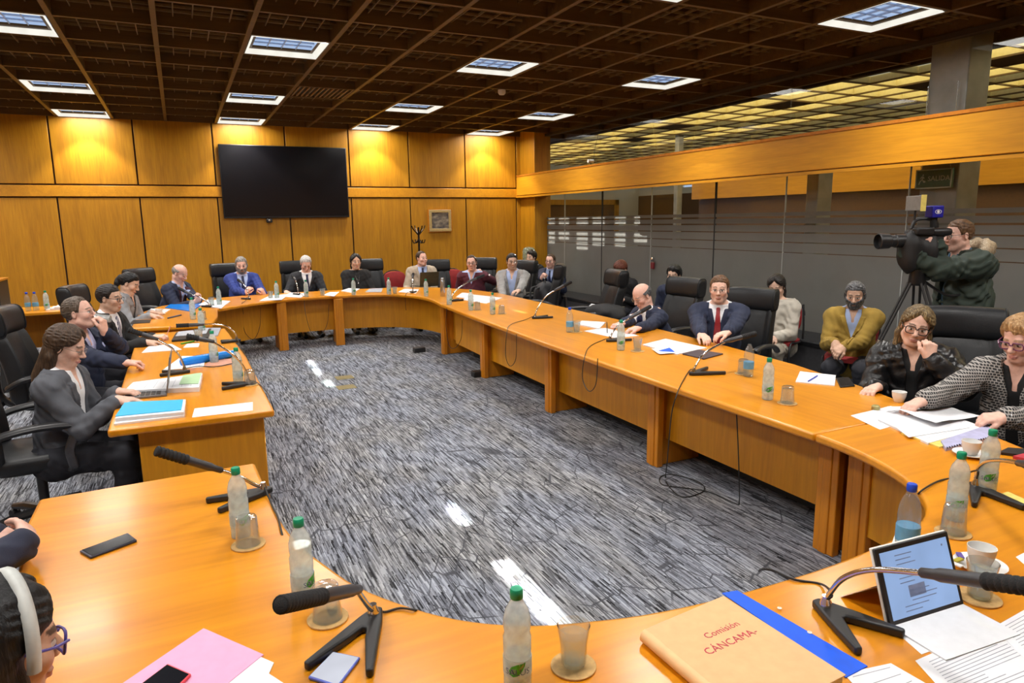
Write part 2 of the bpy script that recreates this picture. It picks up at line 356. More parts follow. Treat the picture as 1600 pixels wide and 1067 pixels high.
zs=sorted(set([2.0,4.0]+[round(s[2],4) for s in slots]+[round(s[3],4) for s in slots]))
fw=MB().box(Xc,Xc+.12,Yr-.2,20,2.0,2.2)
fw=MB(); fu=MB(); zs=sorted(zs+[2.55])
for a,b in zip(zs,zs[1:]):
    zc=(a+b)/2; op=sorted((s[0],s[1]) for s in slots if s[2]<zc<s[3]); y=Yr-.2; 
    for o0,o1 in op:
        if o0>y: (fw if b<2.56 else fu).box(Xc+.06,Xc+.12,y,o0,a,b)
        y=max(y,o1)
    (fw if b<2.56 else fu).box(Xc+.06,Xc+.12,y,20,a,b)
fw.box(Xc+.06,Xc+.12,Yr-.2,20,0,2.0)
w_=fw.build('wall_corridor',M_corr,smooth=0); struct(w_,'dark far wall of the corridor','wall'); fu.build('pale_clerestory',M_plaster,w_,smooth=0)
struct(MB().box(9.9,10.0,Yr,11.7,2.19,2.52).build('trim_5',M_beam),'honey wood lintel along the corridor','lintel')
struct(MB().box(10.02,10.1,Yr,11.6,0,2.3).build('wall_corridor_shade',M_corr),'dark board standing for the shaded openings below the corridor lintel','wall')  # board added dark so the openings under the lintel look shaded
struct(MB().box(6.75,Xc+.2,19.3,19.45,0,4).build('wall_corridor_end',M_plaster),'pale wall at the end of the corridor','wall')
struct(MB().box(6.75,Xc+.2,Yr-.1,Yr,0,4).build('wall_corridor_near',M_plaster),'near end wall of the corridor','wall')
a=atY(838,312,19.25); b_=atY(966,312,19.25); zt=a.z
g=MB().box(a.x-.6,a.x,19.2,19.3,0,zt); g.box(b_.x-.16,b_.x,19.2,19.3,0,zt); g.box(a.x-.6,b_.x,19.2,19.3,zt-.16,zt)
d=g.build('door_1',M_wall); struct(d,'wood framed doorway at the end of the corridor','doorway'); MB().box(a.x,b_.x-.16,19.25,19.29,0,zt-.16).build('opening_shade_board',M_corr,d)  # doorway shade put into the colour of a dark board
for n,(x0,x1,y0,y1,l) in enumerate(((6.86,7.2,4.24,4.62,'stone column behind the glass, near the camera operator'),(6.95,7.2,5.95,6.12,'slim stone column behind the middle of the glass wall'),(9.45,9.58,11.62,11.74,'pale slim column far along the corridor'))):
    c=MB().box(x0,x1,y0,y1,0,CH+.3 if n!=1 else 2.5).build('trim_%d'%(n+6),M_marble,bevel=.01); struct(c,l,'column')
al3=bpy.data.lights.new('corridor_fill_lamp','AREA'); al3.shape='RECTANGLE'; al3.size=1.6; al3.size_y=14; al3.energy=120; al3.color=(1,.85,.55)  # lamp added under the glowing ceiling to brighten the corridor plaster
lo=bpy.data.objects.new('corridor_fill_lamp',al3); C.objects.link(lo); lo.location=(8.8,7,CH-.02); lo.parent=cc
# narrow lamps added unseen above the lattice to throw pools onto the carpet
al4=bpy.data.lights.new('added_pool_lamp','AREA'); al4.shape='RECTANGLE'; al4.size=.10; al4.size_y=.38; al4.energy=1.6; al4.color=(1,.97,.92); al4.spread=math.radians(1.0)
for px,py,w in POOLS:
    p=at(px,py,0); lo=bpy.data.objects.new('added_pool_lamp',al4 if w>.35 else al4.copy()); C.objects.link(lo); lo.location=(p.x,p.y,CH+.19); lo.parent=cb
    if w<.35: lo.data.size_y=w; lo.data.energy=1.6*w/.45
# exit sign
M_sign=mat('dark_green_sign',(.008,.075,.045),.4); M_let=mat('sign_letters',(.42,.50,.45),.5)
def text(s,size,mt,parent,M,name='lettering',ext=.0006):
    cu=bpy.data.curves.new(name,'FONT'); cu.body=s; cu.size=size; cu.extrude=ext; cu.align_x='CENTER'; cu.align_y='CENTER'; cu.resolution_u=2
    o=bpy.data.objects.new('tmp',cu); C.objects.link(o); me=bpy.data.meshes.new_from_object(o.evaluated_get(bpy.context.evaluated_depsgraph_get())); 
    bpy.data.objects.remove(o); bpy.data.curves.remove(cu)
    me.materials.clear(); me.materials.append(mt); o=bpy.data.objects.new(name,me); C.objects.link(o); o.matrix_local=M
    if parent: o.parent=parent
    return o
MWALL=lambda x,y,z:Matrix.Translation((x,y,z))@Matrix(((0,0,-1,0),(-1,0,0,0),(0,1,0,0),(0,0,0,1)))   # faces -X, reads along -Y
a=atX(1432,266,6.79); b=atX(1486,293,6.79)
s=thing('exit_sign','dark green exit sign reading SALIDA hanging behind the glass','sign',(6.79,(a.y+b.y)/2,(a.z+b.z)/2))
w=abs(a.y-b.y); h=abs(a.z-b.z)
MB().box(0,.03,-w/2,w/2,-h/2,h/2).build('sign_board',M_sign,s,bevel=.004)
g=MB(); 
for q in ((-w/2,w/2,h/2-.012,h/2),(-w/2,w/2,-h/2,-h/2+.012),(-w/2,-w/2+.012,-h/2,h/2),(w/2-.012,w/2,-h/2,h/2)): g.box(-.004,.0,*q)
g.build('border',M_let,s)
text('SALIDA',h*.36,M_let,s,MWALL(-.003,-w*.15,0))
P=lambda pts:[(w*.30+p[0]*h*.4,p[1]*h*.4) for p in pts]
g=MB()
for pts in ([(.1,.75),(.3,.75),(.3,.5),(.1,.5)],[(.25,.45),(-.1,.45),(-.35,.1),(-.25,.0),(0,.3),(.0,.0),(-.35,-.3),(-.55,-.8),(-.4,-.8),(-.2,-.4),(.15,-.1),(.5,-.35),(.75,-.3),(.7,-.5),(.4,-.55),(.2,-.3),(.2,.1),(.5,.1),(.45,.25)]):
    g.add([Vector((-.003,-p[0]*.3*h+w*.32,p[1]*.34*h)) for p in pts],[tuple(range(len(pts)))])
g.build('running_figure',M_let,s,smooth=0)
MB().tube([(.015,w*.4,h/2),(.015,w*.4,CH-z if False else .9)],.003).build('hanger',M_steel,s); MB().tube([(.015,-w*.4,h/2),(.015,-w*.4,.9)],.003).build('hanger',M_steel,s)
# back wall equipment
a=atY(340,224,Yb-.06); b=atY(546,340,Yb-.06)
tv=thing('television','large black wall television on the panelled back wall','television',((a.x+b.x)/2,Yb,(a.z+b.z)/2)); w=b.x-a.x; h=1.235
M_scr=mat('glossy_black_screen',(.006,.006,.008),.16,.05)
MB().box(-w/2,w/2,-.07,-.02,-h/2,h/2).build('casing',M_black,tv,bevel=.01)
MB().box(-w/2+.015,w/2-.015,-.074,-.069,-h/2+.03,h/2-.015).build('screen',M_scr,tv)
MB().box(-.3,.3,-.03,-.018,-.25,.25).build('wall_bracket',M_blackm,tv)
g=MB().box(-.05,.05,-.07,.0,-.035,.035).build('television_sensor',M_black,loc=(1.46,Yb,1.855),bevel=.012); tag(g,'small black camera unit fixed below the television','webcam')
MB().lathe([(.018,0),(.018,.01),(.012,.014)],14,Matrix.Translation((0,-.07,.005))@Matrix.Rotation(PI/2,4,'X')).build('lens',M_steel,g)
a=atY(668,327,Yb); b=atY(706,362,Yb)
p=thing('framed_picture','small gilt framed dark landscape picture on the back wall','picture',((a.x+b.x)/2,Yb,(a.z+b.z)/2)); w=.46; h=.42
k=NT('muted_painting'); setb(k.b,(.2,.2,.2),.5); k.l(k.ramp(k.noise(k.co((1,1,2)),9,4),[(.3,(.05,.05,.06)),(.5,(.16,.13,.10)),(.7,(.34,.30,.22))]),k.b.inputs['Base Color'])
g=MB()
for q in ((-w/2,w/2,h/2-.055,h/2),(-w/2,w/2,-h/2,-h/2+.055),(-w/2,-w/2+.055,-h/2+.055,h/2-.055),(w/2-.055,w/2,-h/2+.055,h/2-.055)): g.box(q[0],q[1],-.035,-.002,q[2],q[3])
M_gilt=mat('gilt_frame',(.42,.30,.12),.35); g.build('frame',M_gilt,p,bevel=.006)
MB().box(-w/2+.05,w/2-.05,-.02,-.004,-h/2+.05,h/2-.05).build('canvas',k.m,p)
g=MB()
for q in ((-w/2-.01,w/2+.01,h/2,h/2+.012),(-w/2-.01,w/2+.01,-h/2-.012,-h/2),(-w/2-.012,-w/2,-h/2,h/2),(w/2,w/2+.012,-h/2,h/2)): g.box(q[0],q[1],-.03,-.002,q[2],q[3])
g.build('outer_moulding',M_edge,p)
# coat stand
M_dkmet=mat('dark_metal',(.03,.022,.018),.35,metal=.8)
c=atY(655,390,12.45); t=thing('coat_stand','dark metal coat stand with curled hooks against the back wall','coat stand',(c.x,12.45,0))
MB().tube([(0,0,.05),(0,0,1.70)],.02).build('pole',M_dkmet,t)
g=MB()
for n in range(4): a=n*PI/2+.4; g.tube([(0,0,.25),(.12*math.cos(a),.12*math.sin(a),.14),(.26*math.cos(a),.26*math.sin(a),.015)],.013)
g.build('foot',M_dkmet,t)
for n in range(4):
    a=n*PI/2+.2; c,s=math.cos(a),math.sin(a)
    MB().tube(spline([(0,0,1.55),(.05*c,.05*s,1.60),(.12*c,.12*s,1.68),(.14*c,.14*s,1.73)]),.011).build('hook',M_dkmet,t)
    MB().tube(spline([(0,0,1.5),(.05*c,.05*s,1.43),(.11*c,.11*s,1.41),(.135*c,.135*s,1.47)]),.010).build('hook',M_dkmet,t)
# side desk and cabinet by the back left
t=thing('side_desk','honey wood side desk against the left end of the panelled wall','desk',(-1.9,10.6,0))
MB().box(-.55,.55,-.3,.45,.70,.74).build('desk_top',M_top,t,bevel=.008)
for x in (-.5,.5): MB().box(x-.02,x+.02,-.25,.4,0,.70).build('side_panel',M_panel,t)
MB().box(-.48,.48,.32,.35,.2,.70).build('back_panel',M_panel,t)
c=atY(0,440,9.3); t=thing('black_cabinet','tall black cabinet at the left edge of the room','cabinet',(c.x-.36,9.3,0))
MB().box(-.3,.385,-.25,.25,.0,1.22).build('cabinet_body',M_black,t,bevel=.008); MB().box(-.31,.395,-.26,.26,1.22,1.24).build('cabinet_top',M_leg,t)
for k in (0,1): MB().box(-.28+k*.33,.04+k*.33,-.262,-.25,.05,1.18).build('door',M_blackm,t)
# ================================================================== tables
T=.74
def table(name,label,poly,m,loc,parts=()):
    t=thing(name,label,'table',(*loc,0))
    q=[(p[0]-loc[0],p[1]-loc[1]) for p in poly]
    MB().prism(q,T-.045,T).build('tabletop',m,t,bevel=.014,seg=3)
    return t
I_near=[(.22,3.16),(.225,3.0),(.24,2.52),(.275,2.26),(.33,2.06),(.39,1.89),(.47,1.75),(.56,1.63),(.66,1.54),(.77,1.475),(.88,1.435),(1.04,1.39),(1.24,1.36),(1.49,1.345),(1.75,1.345),(2.05,1.37),(2.28,1.42),(2.46,1.53),(2.60,1.71),(2.69,1.92),(2.74,2.14),(2.75,2.28)]
I_near=[tuple(p) for p in spline([(*p,0) for p in I_near],3)]
O_near=[(3.62,2.28),(3.52,1.95),(3.36,1.55),(3.1,1.15),(2.7,.8),(2.1,.58),(1.4,.5),(.8,.55),(.35,.72),(0,.98),(-.26,1.4),(-.42,1.9),(-.54,2.4),(-.59,2.8),(-.59,3.12)]
t_near=table('conference_table','curved honey wood end section of the conference table nearest the camera',[p[:2] for p in I_near]+O_near,M_top,(1.2,1.0))
I_right=[(2.75,2.285),(2.77,3.65),(2.81,5.2),(2.92,7.2),(3.0,8.4)]; O_right=[(4.22,8.4),(4.2,7),(4.17,5.7),(4.08,4.4),(3.97,3.5),(3.8,2.8),(3.62,2.285)]
t_right=table('conference_table','long honey wood section of the conference table on the glass wall side',I_right+O_right,M_topY,(3.4,5.3))
I_far=[tuple(p[:2]) for p in spline([(*p,0) for p in [(3.0,8.405),(3.07,8.9),(3.06,9.35),(2.95,9.75),(2.74,10.02),(2.42,10.16),(2.0,10.21),(1.5,10.2),(1.18,10.08),(.9,9.93),(.62,9.7),(.37,9.45)]],3)]
O_far=[(0,10.5),(.35,10.85),(.8,11.02),(1.6,11.08),(2.6,11.06),(3.2,10.95),(3.75,10.55),(4.1,9.9),(4.22,9.2),(4.22,8.405)]
t_far=table('conference_table','rounded far end section of the conference table below the television',I_far+O_far,M_top,(2,10))
t_cor=table('conference_table','short corner section of the conference table at the far left',[(.24,8.0),(.33,8.7),(.365,9.445),(-.005,10.49),(-.3,10.2),(-.53,9.5),(-.54,8.12)],M_topY,(-.1,9.2))
t_left=table('conference_table','straight honey wood table on the left with a blue folder on its near end',[(-.43,4.05),(.41,4.05),(.41,5.9),(.35,7.6),(-.45,7.65)],M_topY,(0,5.8))
def sub(t,mb,name,m,**k):
    o=t.location; mb.v=[(v[0]-o.x,v[1]-o.y,v[2]) for v in mb.v]; return mb.build(name,m,t,**k)
def offs(pts,d):
    out=[]
    for i in range(len(pts)):
        a=Vector(pts[max(i-1,0)][:2]); b=Vector(pts[min(i+1,len(pts)-1)][:2]); v=(b-a).normalized(); out.append((pts[i][0]-v.y*-d,pts[i][1]+v.x*-d))
    return out
ZP0,ZP1=.20,.695
def legat(t,x,y,ang,depth=.42,w=.055,w2=.13):
    M=RZ(x,y,0,ang)   # local +x goes outward under the table
    mb=MB().box(0,depth,-w/2,w/2,0,.695,M); sub(t,mb,'leg',M_leg,bevel=.006)
    mb=MB().box(.008,.06,-w2/2,w2/2,0,.695,M); sub(t,mb,'leg_facing',M_leg,bevel=.006)
# right run: legs with panels between
LY=[2.39,3.906,5.52,7.16]; LX=[2.99,3.0,3.01,3.04]
for x,y in zip(LX,LY): legat(t_right if y>2.3 else t_near,x,y,0,.5)
legat(t_far,3.13,8.75,0,.5)
pl=[(LX[i]+.11,LY[i]) for i in range(4)]+[(3.2,8.4)]
for a,b in zip(pl,pl[1:]): sub(t_right,MB().strip([b,a],ZP0,ZP1,.02),'modesty_panel',M_panel)
sub(t_right,MB().strip([(3.45,8.4),(3.42,2.4)],.0,.2,.02),'shaded_plinth',M_blackm)  # plinth with the shade under the table put into its black
fl=offs(I_far,.17); 
for ang,(x,y) in ((PI/2+.12,(1.23,10.12)),(PI/2,(2.04,10.15))): legat(t_far,x,y,ang,.4)
fl=offs(I_far,.24); n=len(fl); 
def near(x,y): return min(range(n),key=lambda i:(fl[i][0]-x)**2+(fl[i][1]-y)**2)
cuts=[0,near(3.2,8.9),near(2.04,10.4),near(1.23,10.3),n-1]
for a,b in zip(cuts,cuts[1:]):
    if b>a: sub(t_far,MB().strip(fl[a:b+1],ZP0,ZP1,-.02),'modesty_panel',M_panel)
nl=offs(I_near,.26); i0=0
sub(t_near,MB().strip(nl[3:-2],ZP0,ZP1,-.02),'modesty_panel',M_panel)
legat(t_near,2.98,2.2,0,.45); legat(t_near,2.2,1.14,-PI/2,.4); legat(t_near,1.0,1.12,-PI/2-.1,.4)
M_=RZ(.02,2.9,0,PI); sub(t_near,MB().box(-.45,.12,2.95,3.0,0,.695),'leg',M_leg)
legat(t_near,.0,2.2,PI,.4)
for y in (4.17,5.9,7.45): sub(t_left,MB().box(-.30,.36 if y<7 else .28,y,y+.05,0,.695),'leg',M_panel if y<5 else M_leg,bevel=.006)
sub(t_left,MB().box(.28,.30,4.22,7.45,ZP0,.695),'modesty_panel',M_panel)
for y in (8.2,9.3): sub(t_cor,MB().box(-.4,.18,y,y+.05,0,.695),'leg',M_leg)
sub(t_cor,MB().strip([(.16,8.2),(.2,9.3)],ZP0,.695,.02),'modesty_panel',M_panel)
# floor bits
for k,(px,py,w) in enumerate(((538,590,.2),(541,605,.2))):
    p=at(px,py,0); tag(MB().box(-w/2,w/2,-.09,.09,0,.006).build('floor_outlet',mat('dull_brass',(.22,.18,.08),.5,metal=.3),loc=p,bevel=.003),'%s brass floor socket plate in the carpet'%('upper' if k==0 else 'lower'),'floor socket')
for px,py,l in ((748,588,'black floor box beside the third table leg from the glass end'),(655,550,'black floor box beside a leg of the far table')):
    p=at(px,py,0); tag(MB().box(-.08,.08,-.05,.05,0,.07).build('floor_box',M_black,loc=p,bevel=.01),l,'floor box')
# ================================================================== people: one continuous body grown from a distance field
def surfnet(F,ax):
    S=F<0; n=np.array(F.shape)
    sx=slice(None,-1)
    cnt=np.zeros(n-1,np.int8)
    for i in (0,1):
        for j in (0,1):
            for k in (0,1): cnt+=S[i:n[0]-1+i,j:n[1]-1+j,k:n[2]-1+k]
    act=np.argwhere((cnt>0)&(cnt<8))
    if len(act)==0: return None
    idx=np.full(n-1,-1,np.int32); idx[tuple(act.T)]=np.arange(len(act))
    pos=np.zeros((len(act),3)); num=np.zeros(len(act))
    I,J,K=act.T
    for a in range(3):
        o=[b for b in range(3) if b!=a]
        for u in (0,1):
            for v in (0,1):
                p=[I.copy(),J.copy(),K.copy()]; p[o[0]]+=u; p[o[1]]+=v
                q=[x.copy() for x in p]; q[a]+=1
                f0=F[tuple(p)]; f1=F[tuple(q)]; c=(f0<0)!=(f1<0)
                t=np.where(c,f0/np.where(c,f0-f1,1),0)
                w=np.zeros((len(act),3)); w[:,a]=t; w[:,o[0]]=u; w[:,o[1]]=v
                pos+=w*c[:,None]; num+=c
    pos=pos/num[:,None]+act
    V=np.stack([np.interp(pos[:,a],np.arange(n[a]),ax[a]) for a in range(3)],1)
    Q=[]
    for a in range(3):
        b,c=(a+1)%3,(a+2)%3
        s0=[slice(1,-1)]*3; s1=[slice(1,-1)]*3; s0[a]=slice(0,n[a]-1); s1[a]=slice(1,n[a])
        s0[b]=s1[b]=slice(1,n[b]-1); s0[c]=s1[c]=slice(1,n[c]-1)
        A=S[tuple(s0)]; B=S[tuple(s1)]
        for fl in (0,1):
            e=np.argwhere((A&~B) if fl==0 else (~A&B))
            if len(e)==0: continue
            off=np.zeros(3,int); off[b]=1; off[c]=1; e=e+off
            def cell(db,dc): x=e.copy(); x[:,b]-=db; x[:,c]-=dc; return idx[tuple(x.T)]
            q=np.stack([cell(1,1),cell(0,1),cell(0,0),cell(1,0)],1)
            Q.append(q if fl==0 else q[:,::-1])
    return V,np.concatenate(Q)
def npmesh(name,V,Q,mt,parent,col=None):
    me=bpy.data.meshes.new(name); me.vertices.add(len(V)); me.vertices.foreach_set('co',V.astype(np.float32).ravel())
    me.loops.add(Q.size); me.loops.foreach_set('vertex_index',Q.astype(np.int32).ravel())
    me.polygons.add(len(Q)); me.polygons.foreach_set('loop_start',np.arange(0,Q.size,4,dtype=np.int32))
    me.update(calc_edges=True); me.validate()
    me.polygons.foreach_set('use_smooth',np.ones(len(me.polygons),bool))
    if col is not None:
        at_=me.color_attributes.new('Col','FLOAT_COLOR','POINT'); at_.data.foreach_set('color',np.concatenate([col,np.ones((len(col),1))],1).astype(np.float32).ravel())
    me.materials.append(mt); o=bpy.data.objects.new(name,me); C.objects.link(o); o.parent=parent; return o
def smin(a,b,k):
    if k<=0: return np.minimum(a,b)
    h=np.maximum(k-np.abs(a-b),0)/k; return np.minimum(a,b)-h*h*k*.25
A3=lambda v:np.array(v,float)
nrm=lambda v:v/np.linalg.norm(v)
class Grid:
    def __init__(s,lo,hi,fine,h,hc):
        s.ax=[]
        for a in range(3):
            x=lo[a]; L=[x]
            while x<hi[a]:
                x+= h if any(f[0][a]<=x<=f[1][a] for f in fine) else hc
                L.append(x)
            s.ax.append(np.array(L))
        s.shape=tuple(len(a) for a in s.ax)
    def new(s): return np.full(s.shape,.08,np.float32)
    def sl(s,lo,hi):
        S=[]
        for a in range(3): S.append(slice(max(0,np.searchsorted(s.ax[a],lo[a])-1),np.searchsorted(s.ax[a],hi[a])+1))
        return tuple(S)
    def xyz(s,S): return s.ax[0][S[0]][:,None,None],s.ax[1][S[1]][None,:,None],s.ax[2][S[2]][None,None,:]
    def cap(s,F,a,b,ra,rb,k=.02,flat=None,mg=.065):
        a,b=A3(a),A3(b); r=max(ra,rb)*(max(1,flat[1]) if flat else 1)+mg
        S=s.sl(np.minimum(a,b)-r,np.maximum(a,b)+r); X,Y,Z=s.xyz(S); qx,qy,qz=X-a[0],Y-a[1],Z-a[2]; d=b-a; sc=1
        if flat:
            n=nrm(A3(flat[0])); e=1/flat[1]-1; w=(qx*n[0]+qy*n[1]+qz*n[2])*e; qx,qy,qz=qx+w*n[0],qy+w*n[1],qz+w*n[2]; d=d+n*(d@n)*e; sc=min(1,flat[1])**.5
        t=np.clip((qx*d[0]+qy*d[1]+qz*d[2])/max(d@d,1e-9),0,1)
        D=np.sqrt((qx-t*d[0])**2+(qy-t*d[1])**2+(qz-t*d[2])**2)-(ra+(rb-ra)*t)
        F[S]=smin(F[S],(D*sc).astype(np.float32),k)
    def ell(s,F,c,r,R=None,k=.015,sub=False,mg=.06):
        c=A3(c); r=A3(r); m=max(r)+mg; S=s.sl(c-m,c+m); X,Y,Z=s.xyz(S); q=[X-c[0],Y-c[1],Z-c[2]]
        if R is not None: q=[q[0]*R[0,i]+q[1]*R[1,i]+q[2]*R[2,i] for i in range(3)]
        k0=np.sqrt(sum((q[i]/r[i])**2 for i in range(3))); k1=np.sqrt(sum((q[i]/r[i]**2)**2 for i in range(3)))+1e-9
        D=(k0*(k0-1)/k1).astype(np.float32)
        F[S]=-smin(-F[S],D,k) if sub else smin(F[S],D,k)
def rotm(yaw,pitch,roll):   # yaw left about z, pitch nods down, roll tilts to the right
    a=Matrix.Rotation(yaw,3,'Z')@Matrix.Rotation(-pitch,3,'X')@Matrix.Rotation(roll,3,'Y'); return np.array(a)
def skinmat():
    k=NT('skin'); setb(k.b,(.6,.4,.3),.48,spec=.4); a=k.n('ShaderNodeVertexColor',layer_name='Col')
    f=k.noise(k.co(),60,3); k.l(k.mix(1,a.outputs[0],k.ramp(f,[(.3,(.9,.88,.87)),(.7,(1.06,1.05,1.04))]),'MULTIPLY'),k.b.inputs['Base Color']); k.bump(k.noise(k.co(),350,2),.08,.002); return k.m
M_skin=skinmat()
def cloth(name,c,r=.85,bumps=.25,bs=350,var=.14,vs=14,**kw): return mat(name,c,r,var,vs,bumps,bs,**kw)
def hairmat(name,c,c2=None):
    k=NT(name); setb(k.b,c,.48,spec=.35); v=k.co((70,70,9)); f=k.noise(v,1.6,4,.6,.8)
    c2=c2 or tuple(min(1,x*2.0+.01) for x in c)
    k.l(k.ramp(f,[(.36,tuple(x*.6 for x in c)),(.52,c),(.68,c2)]),k.b.inputs['Base Color']); k.bump(f,.55,.006); return k.m
LIGHT=(.72,.46,.36); PINK=(.74,.45,.36); TAN=(.60,.37,.26); OLIVE=(.66,.43,.32)
HSL={'beard':None}
def hand(G,F,W,d,n,side,curl=.4,k=.007,sc=1.0,spread=.12):
    """side: unit vector towards the thumb; returns nothing, adds to F"""
    d=nrm(A3(d)); n=A3(n); n=nrm(n-d*(n@d)); s=np.cross(d,n)*side
    W=A3(W)
    P=lambda f,a,b:W+(d*f+s*a+n*b)*sc
    G.cap(F,P(-.02,0,0),P(.03,0,0),.026*sc,.027*sc,.02,flat=(n,.72))
    lens=(.070,.079,.073,.057); off=(.030,.0105,-.0095,-.0285)
    c=curl if hasattr(curl,'__len__') else (curl*.9,curl,curl*1.05,curl*1.12)
    for i in range(4):
        a0=P(.012,off[i]*.6,0); a1=P(.088-.006*abs(i-1),off[i],0)
        G.cap(F,a0,a1,.0155*sc,.0115*sc,.016)
        p=a1; ang=0; sp=(1.5-i)*spread*.5
        base=d*math.cos(sp)+s*math.sin(sp)
        for q,(fr,r0,r1) in enumerate(((.45,.0098,.0092),(.31,.0092,.0085),(.24,.0085,.0072))):
            ang+=c[i]*(.9,1.05,.7)[q]
            v=base*math.cos(ang)+n*math.sin(ang); e=p+v*lens[i]*fr*sc; G.cap(F,p,e,r0*sc,r1*sc,k); p=e
    t0=P(.018,.024,.006); t1=P(.055,.050,.018); G.cap(F,t0,t1,.0165*sc,.0125*sc,.014)
    v=nrm(d*.85+s*(.35-.5*min(1,np.mean(c)))+n*(.25+.35*np.mean(c))); t2=t1+v*.032*sc; G.cap(F,t1,t2,.0118*sc,.0105*sc,k); G.cap(F,t2,t2+nrm(v+n*.3)*.024*sc,.0105*sc,.008*sc,k)
def ik(S,Wp,l1,l2,pole):
    v=Wp-S; D=np.linalg.norm(v); u=v/D
    if D>(l1+l2)*.995: Wp=S+u*(l1+l2)*.995; D=(l1+l2)*.995
    if D<abs(l1-l2)+.06: D=abs(l1-l2)+.06; Wp=S+u*D
    a=(l1*l1-l2*l2+D*D)/(2*D); h=math.sqrt(max(0,l1*l1-a*a)); p=A3(pole); p=p-u*(p@u); p=nrm(p)
    return S+u*a+p*h,Wp
PEOPLE={}
def person(label,H,face,hyaw=0,pitch=0,roll=0,lean=.12,side=0,skin=LIGHT,fat=1.0,sw=.185,hands=None,near=False,
           hair=None,style='short',hairx=(),beard=0,brow=(.06,.035,.02),glasses=None,lips=(.50,.20,.17),
           top=None,shirt=None,tie=None,tiew=.035,vest=None,garment='jacket',trouser=None,stand=False,L=.50,hs=1.0,off=.016,noise=.0035,
           collar=0,vdepth=.30,vw=.078,extra=None,reach=1.0,name='person'):
    H=Vector(H); th=math.atan2(face[1],face[0]); rz=th-PI/2
    Rw=Matrix.Rotation(-rz,3,'Z')
    lean_v=A3((side,math.sin(lean),math.cos(lean))); lean_v=nrm(lean_v)
    Rh=rotm(hyaw,pitch,roll)
    # neck base and pelvis in a frame centred under the head, then move origin under the pelvis
    h0=A3((0,0,H.z)); N=h0+A3((0,-.045-.05*math.sin(lean),-.165))
    Pv=N-lean_v*L; o2=A3((Pv[0],Pv[1],0)); h0=h0-o2; N=N-o2; Pv=Pv-o2
    if stand and Pv[2]<.5: Pv[2]=.5
    ow=H-Rw.inverted()@Vector((h0[0],h0[1],0)); ow.z=0
    root=thing(name,label,'person',ow,rz)
    loc=lambda w:A3(Rw@(Vector(w)-ow)); ldir=lambda w:A3(Rw@Vector(w))
    up=nrm(N-Pv); X=A3((1,0,0)); fw=nrm(np.cross(up,X))
    S={1:N-up*.055+X*sw,-1:N-up*.055-X*sw}       # +1 = right
    la,lf=.30*hs*reach,.255*hs*reach
    hd={}
    for sd in (1,-1):
        h=(hands or {}).get('R' if sd==1 else 'L')
        if h is None: h=dict(lw=A3((sd*.13,.30,max(.62,Pv[2]+.13) if not stand else Pv[2]-.02)),d=(-sd*.4,1,-.2),n=(0,0,-1),curl=.5,loc=True)
        if h.get('loc'): Wp=A3(h['lw']); d=A3(h['d']); n=A3(h.get('n',(0,0,-1)))
        else: Wp=loc(h['w']); d=ldir(h['d']); n=ldir(h.get('n',(0,0,-1)))
        pole=A3(h.get('pole',(sd*.32,-.3,-.9)))
        E_,Wp=ik(S[sd],Wp,la,lf,pole); hd[sd]=(E_,Wp,d,n,h.get('curl',.4),h.get('spread',.12))
    hip={sd:Pv+A3((sd*.095,0,0)) for sd in (1,-1)}
    if stand: kn={sd:A3((sd*.11,.03,Pv[2]*.53)) for sd in (1,-1)}; an={sd:A3((sd*.12,-.02,.09)) for sd in (1,-1)}
    else: kn={sd:Pv+A3((sd*.13,.41,.01)) for sd in (1,-1)}; an={sd:A3((sd*.13,Pv[1]+.36,.09)) for sd in (1,-1)}
    pts=[h0,N,Pv,*S.values(),*[v[0] for v in hd.values()],*[v[1]+nrm(v[2])*.2 for v in hd.values()],*kn.values(),*an.values()]
    lo=np.min(pts,0)-.2; hi=np.max(pts,0)+.2; lo[2]=-.02
    hm=.15; fine=[(h0-hm,h0+hm)]
    for sd in (1,-1):
        if (hands or {}).get('R' if sd==1 else 'L'): c=hd[sd][1]+nrm(hd[sd][2])*.08; fine.append((c-.115,c+.115))
    hf,hc=(.004,.0105) if near else (.0056,.0145)
    G=Grid(lo,hi,fine,hf,hc)
    FT=G.new()
    G.cap(FT,N-up*.13,N-up*.32,.158*fat**.4,.150*fat,.05,flat=(fw,.70))
    G.cap(FT,N-up*.32,Pv+up*.04,.150*fat,.160*fat,.06,flat=(fw,.76*min(1.25,fat)))
    G.cap(FT,S[1]-X*.02,S[-1]+X*.02,.060,.060,.05); 
    for sd in (1,-1):
        G.cap(FT,N+up*.03,S[sd]-up*.005,.045,.05,.05)
        E_,Wp=hd[sd][:2]; fd=nrm(Wp-E_)
        G.cap(FT,S[sd],E_,.058*fat**.3,.047*fat**.3,.035); G.cap(FT,E_,Wp-fd*.03,.046*fat**.3,.034,.015)
    FL=G.new(); G.cap(FL,hip[1],hip[-1],.115*fat**.5,.115*fat**.5,.04)
    for sd in (1,-1): G.cap(FL,hip[sd],kn[sd],.092,.066,.04); G.cap(FL,kn[sd],an[sd],.062,.044,.03)
    FB=smin(FT,FL,.03)
    for sd in (1,-1):
        E_,Wp,d,n,cu,spd=hd[sd]; G.cap(FB,E_,Wp,.040,.0275,.01); hand(G,FB,Wp,d,n,-1 if sd==1 else 1,cu,sc=hs,spread=spd)
        a=an[sd]; G.cap(FB,a,a+A3((0,.15,-.055)),.042,.032,.03)
    G.cap(FB,N-up*.03,h0+Rh@A3((0,-.028,-.06)),.06,.054,.03)
    hp=lambda x,y,z:h0+Rh@(A3((x,y,z))*hs)
    e=lambda c,r,k=.015,sub=False:G.ell(FH,hp(*c),A3(r)*hs,Rh,k,sub)
    FH=G.new()
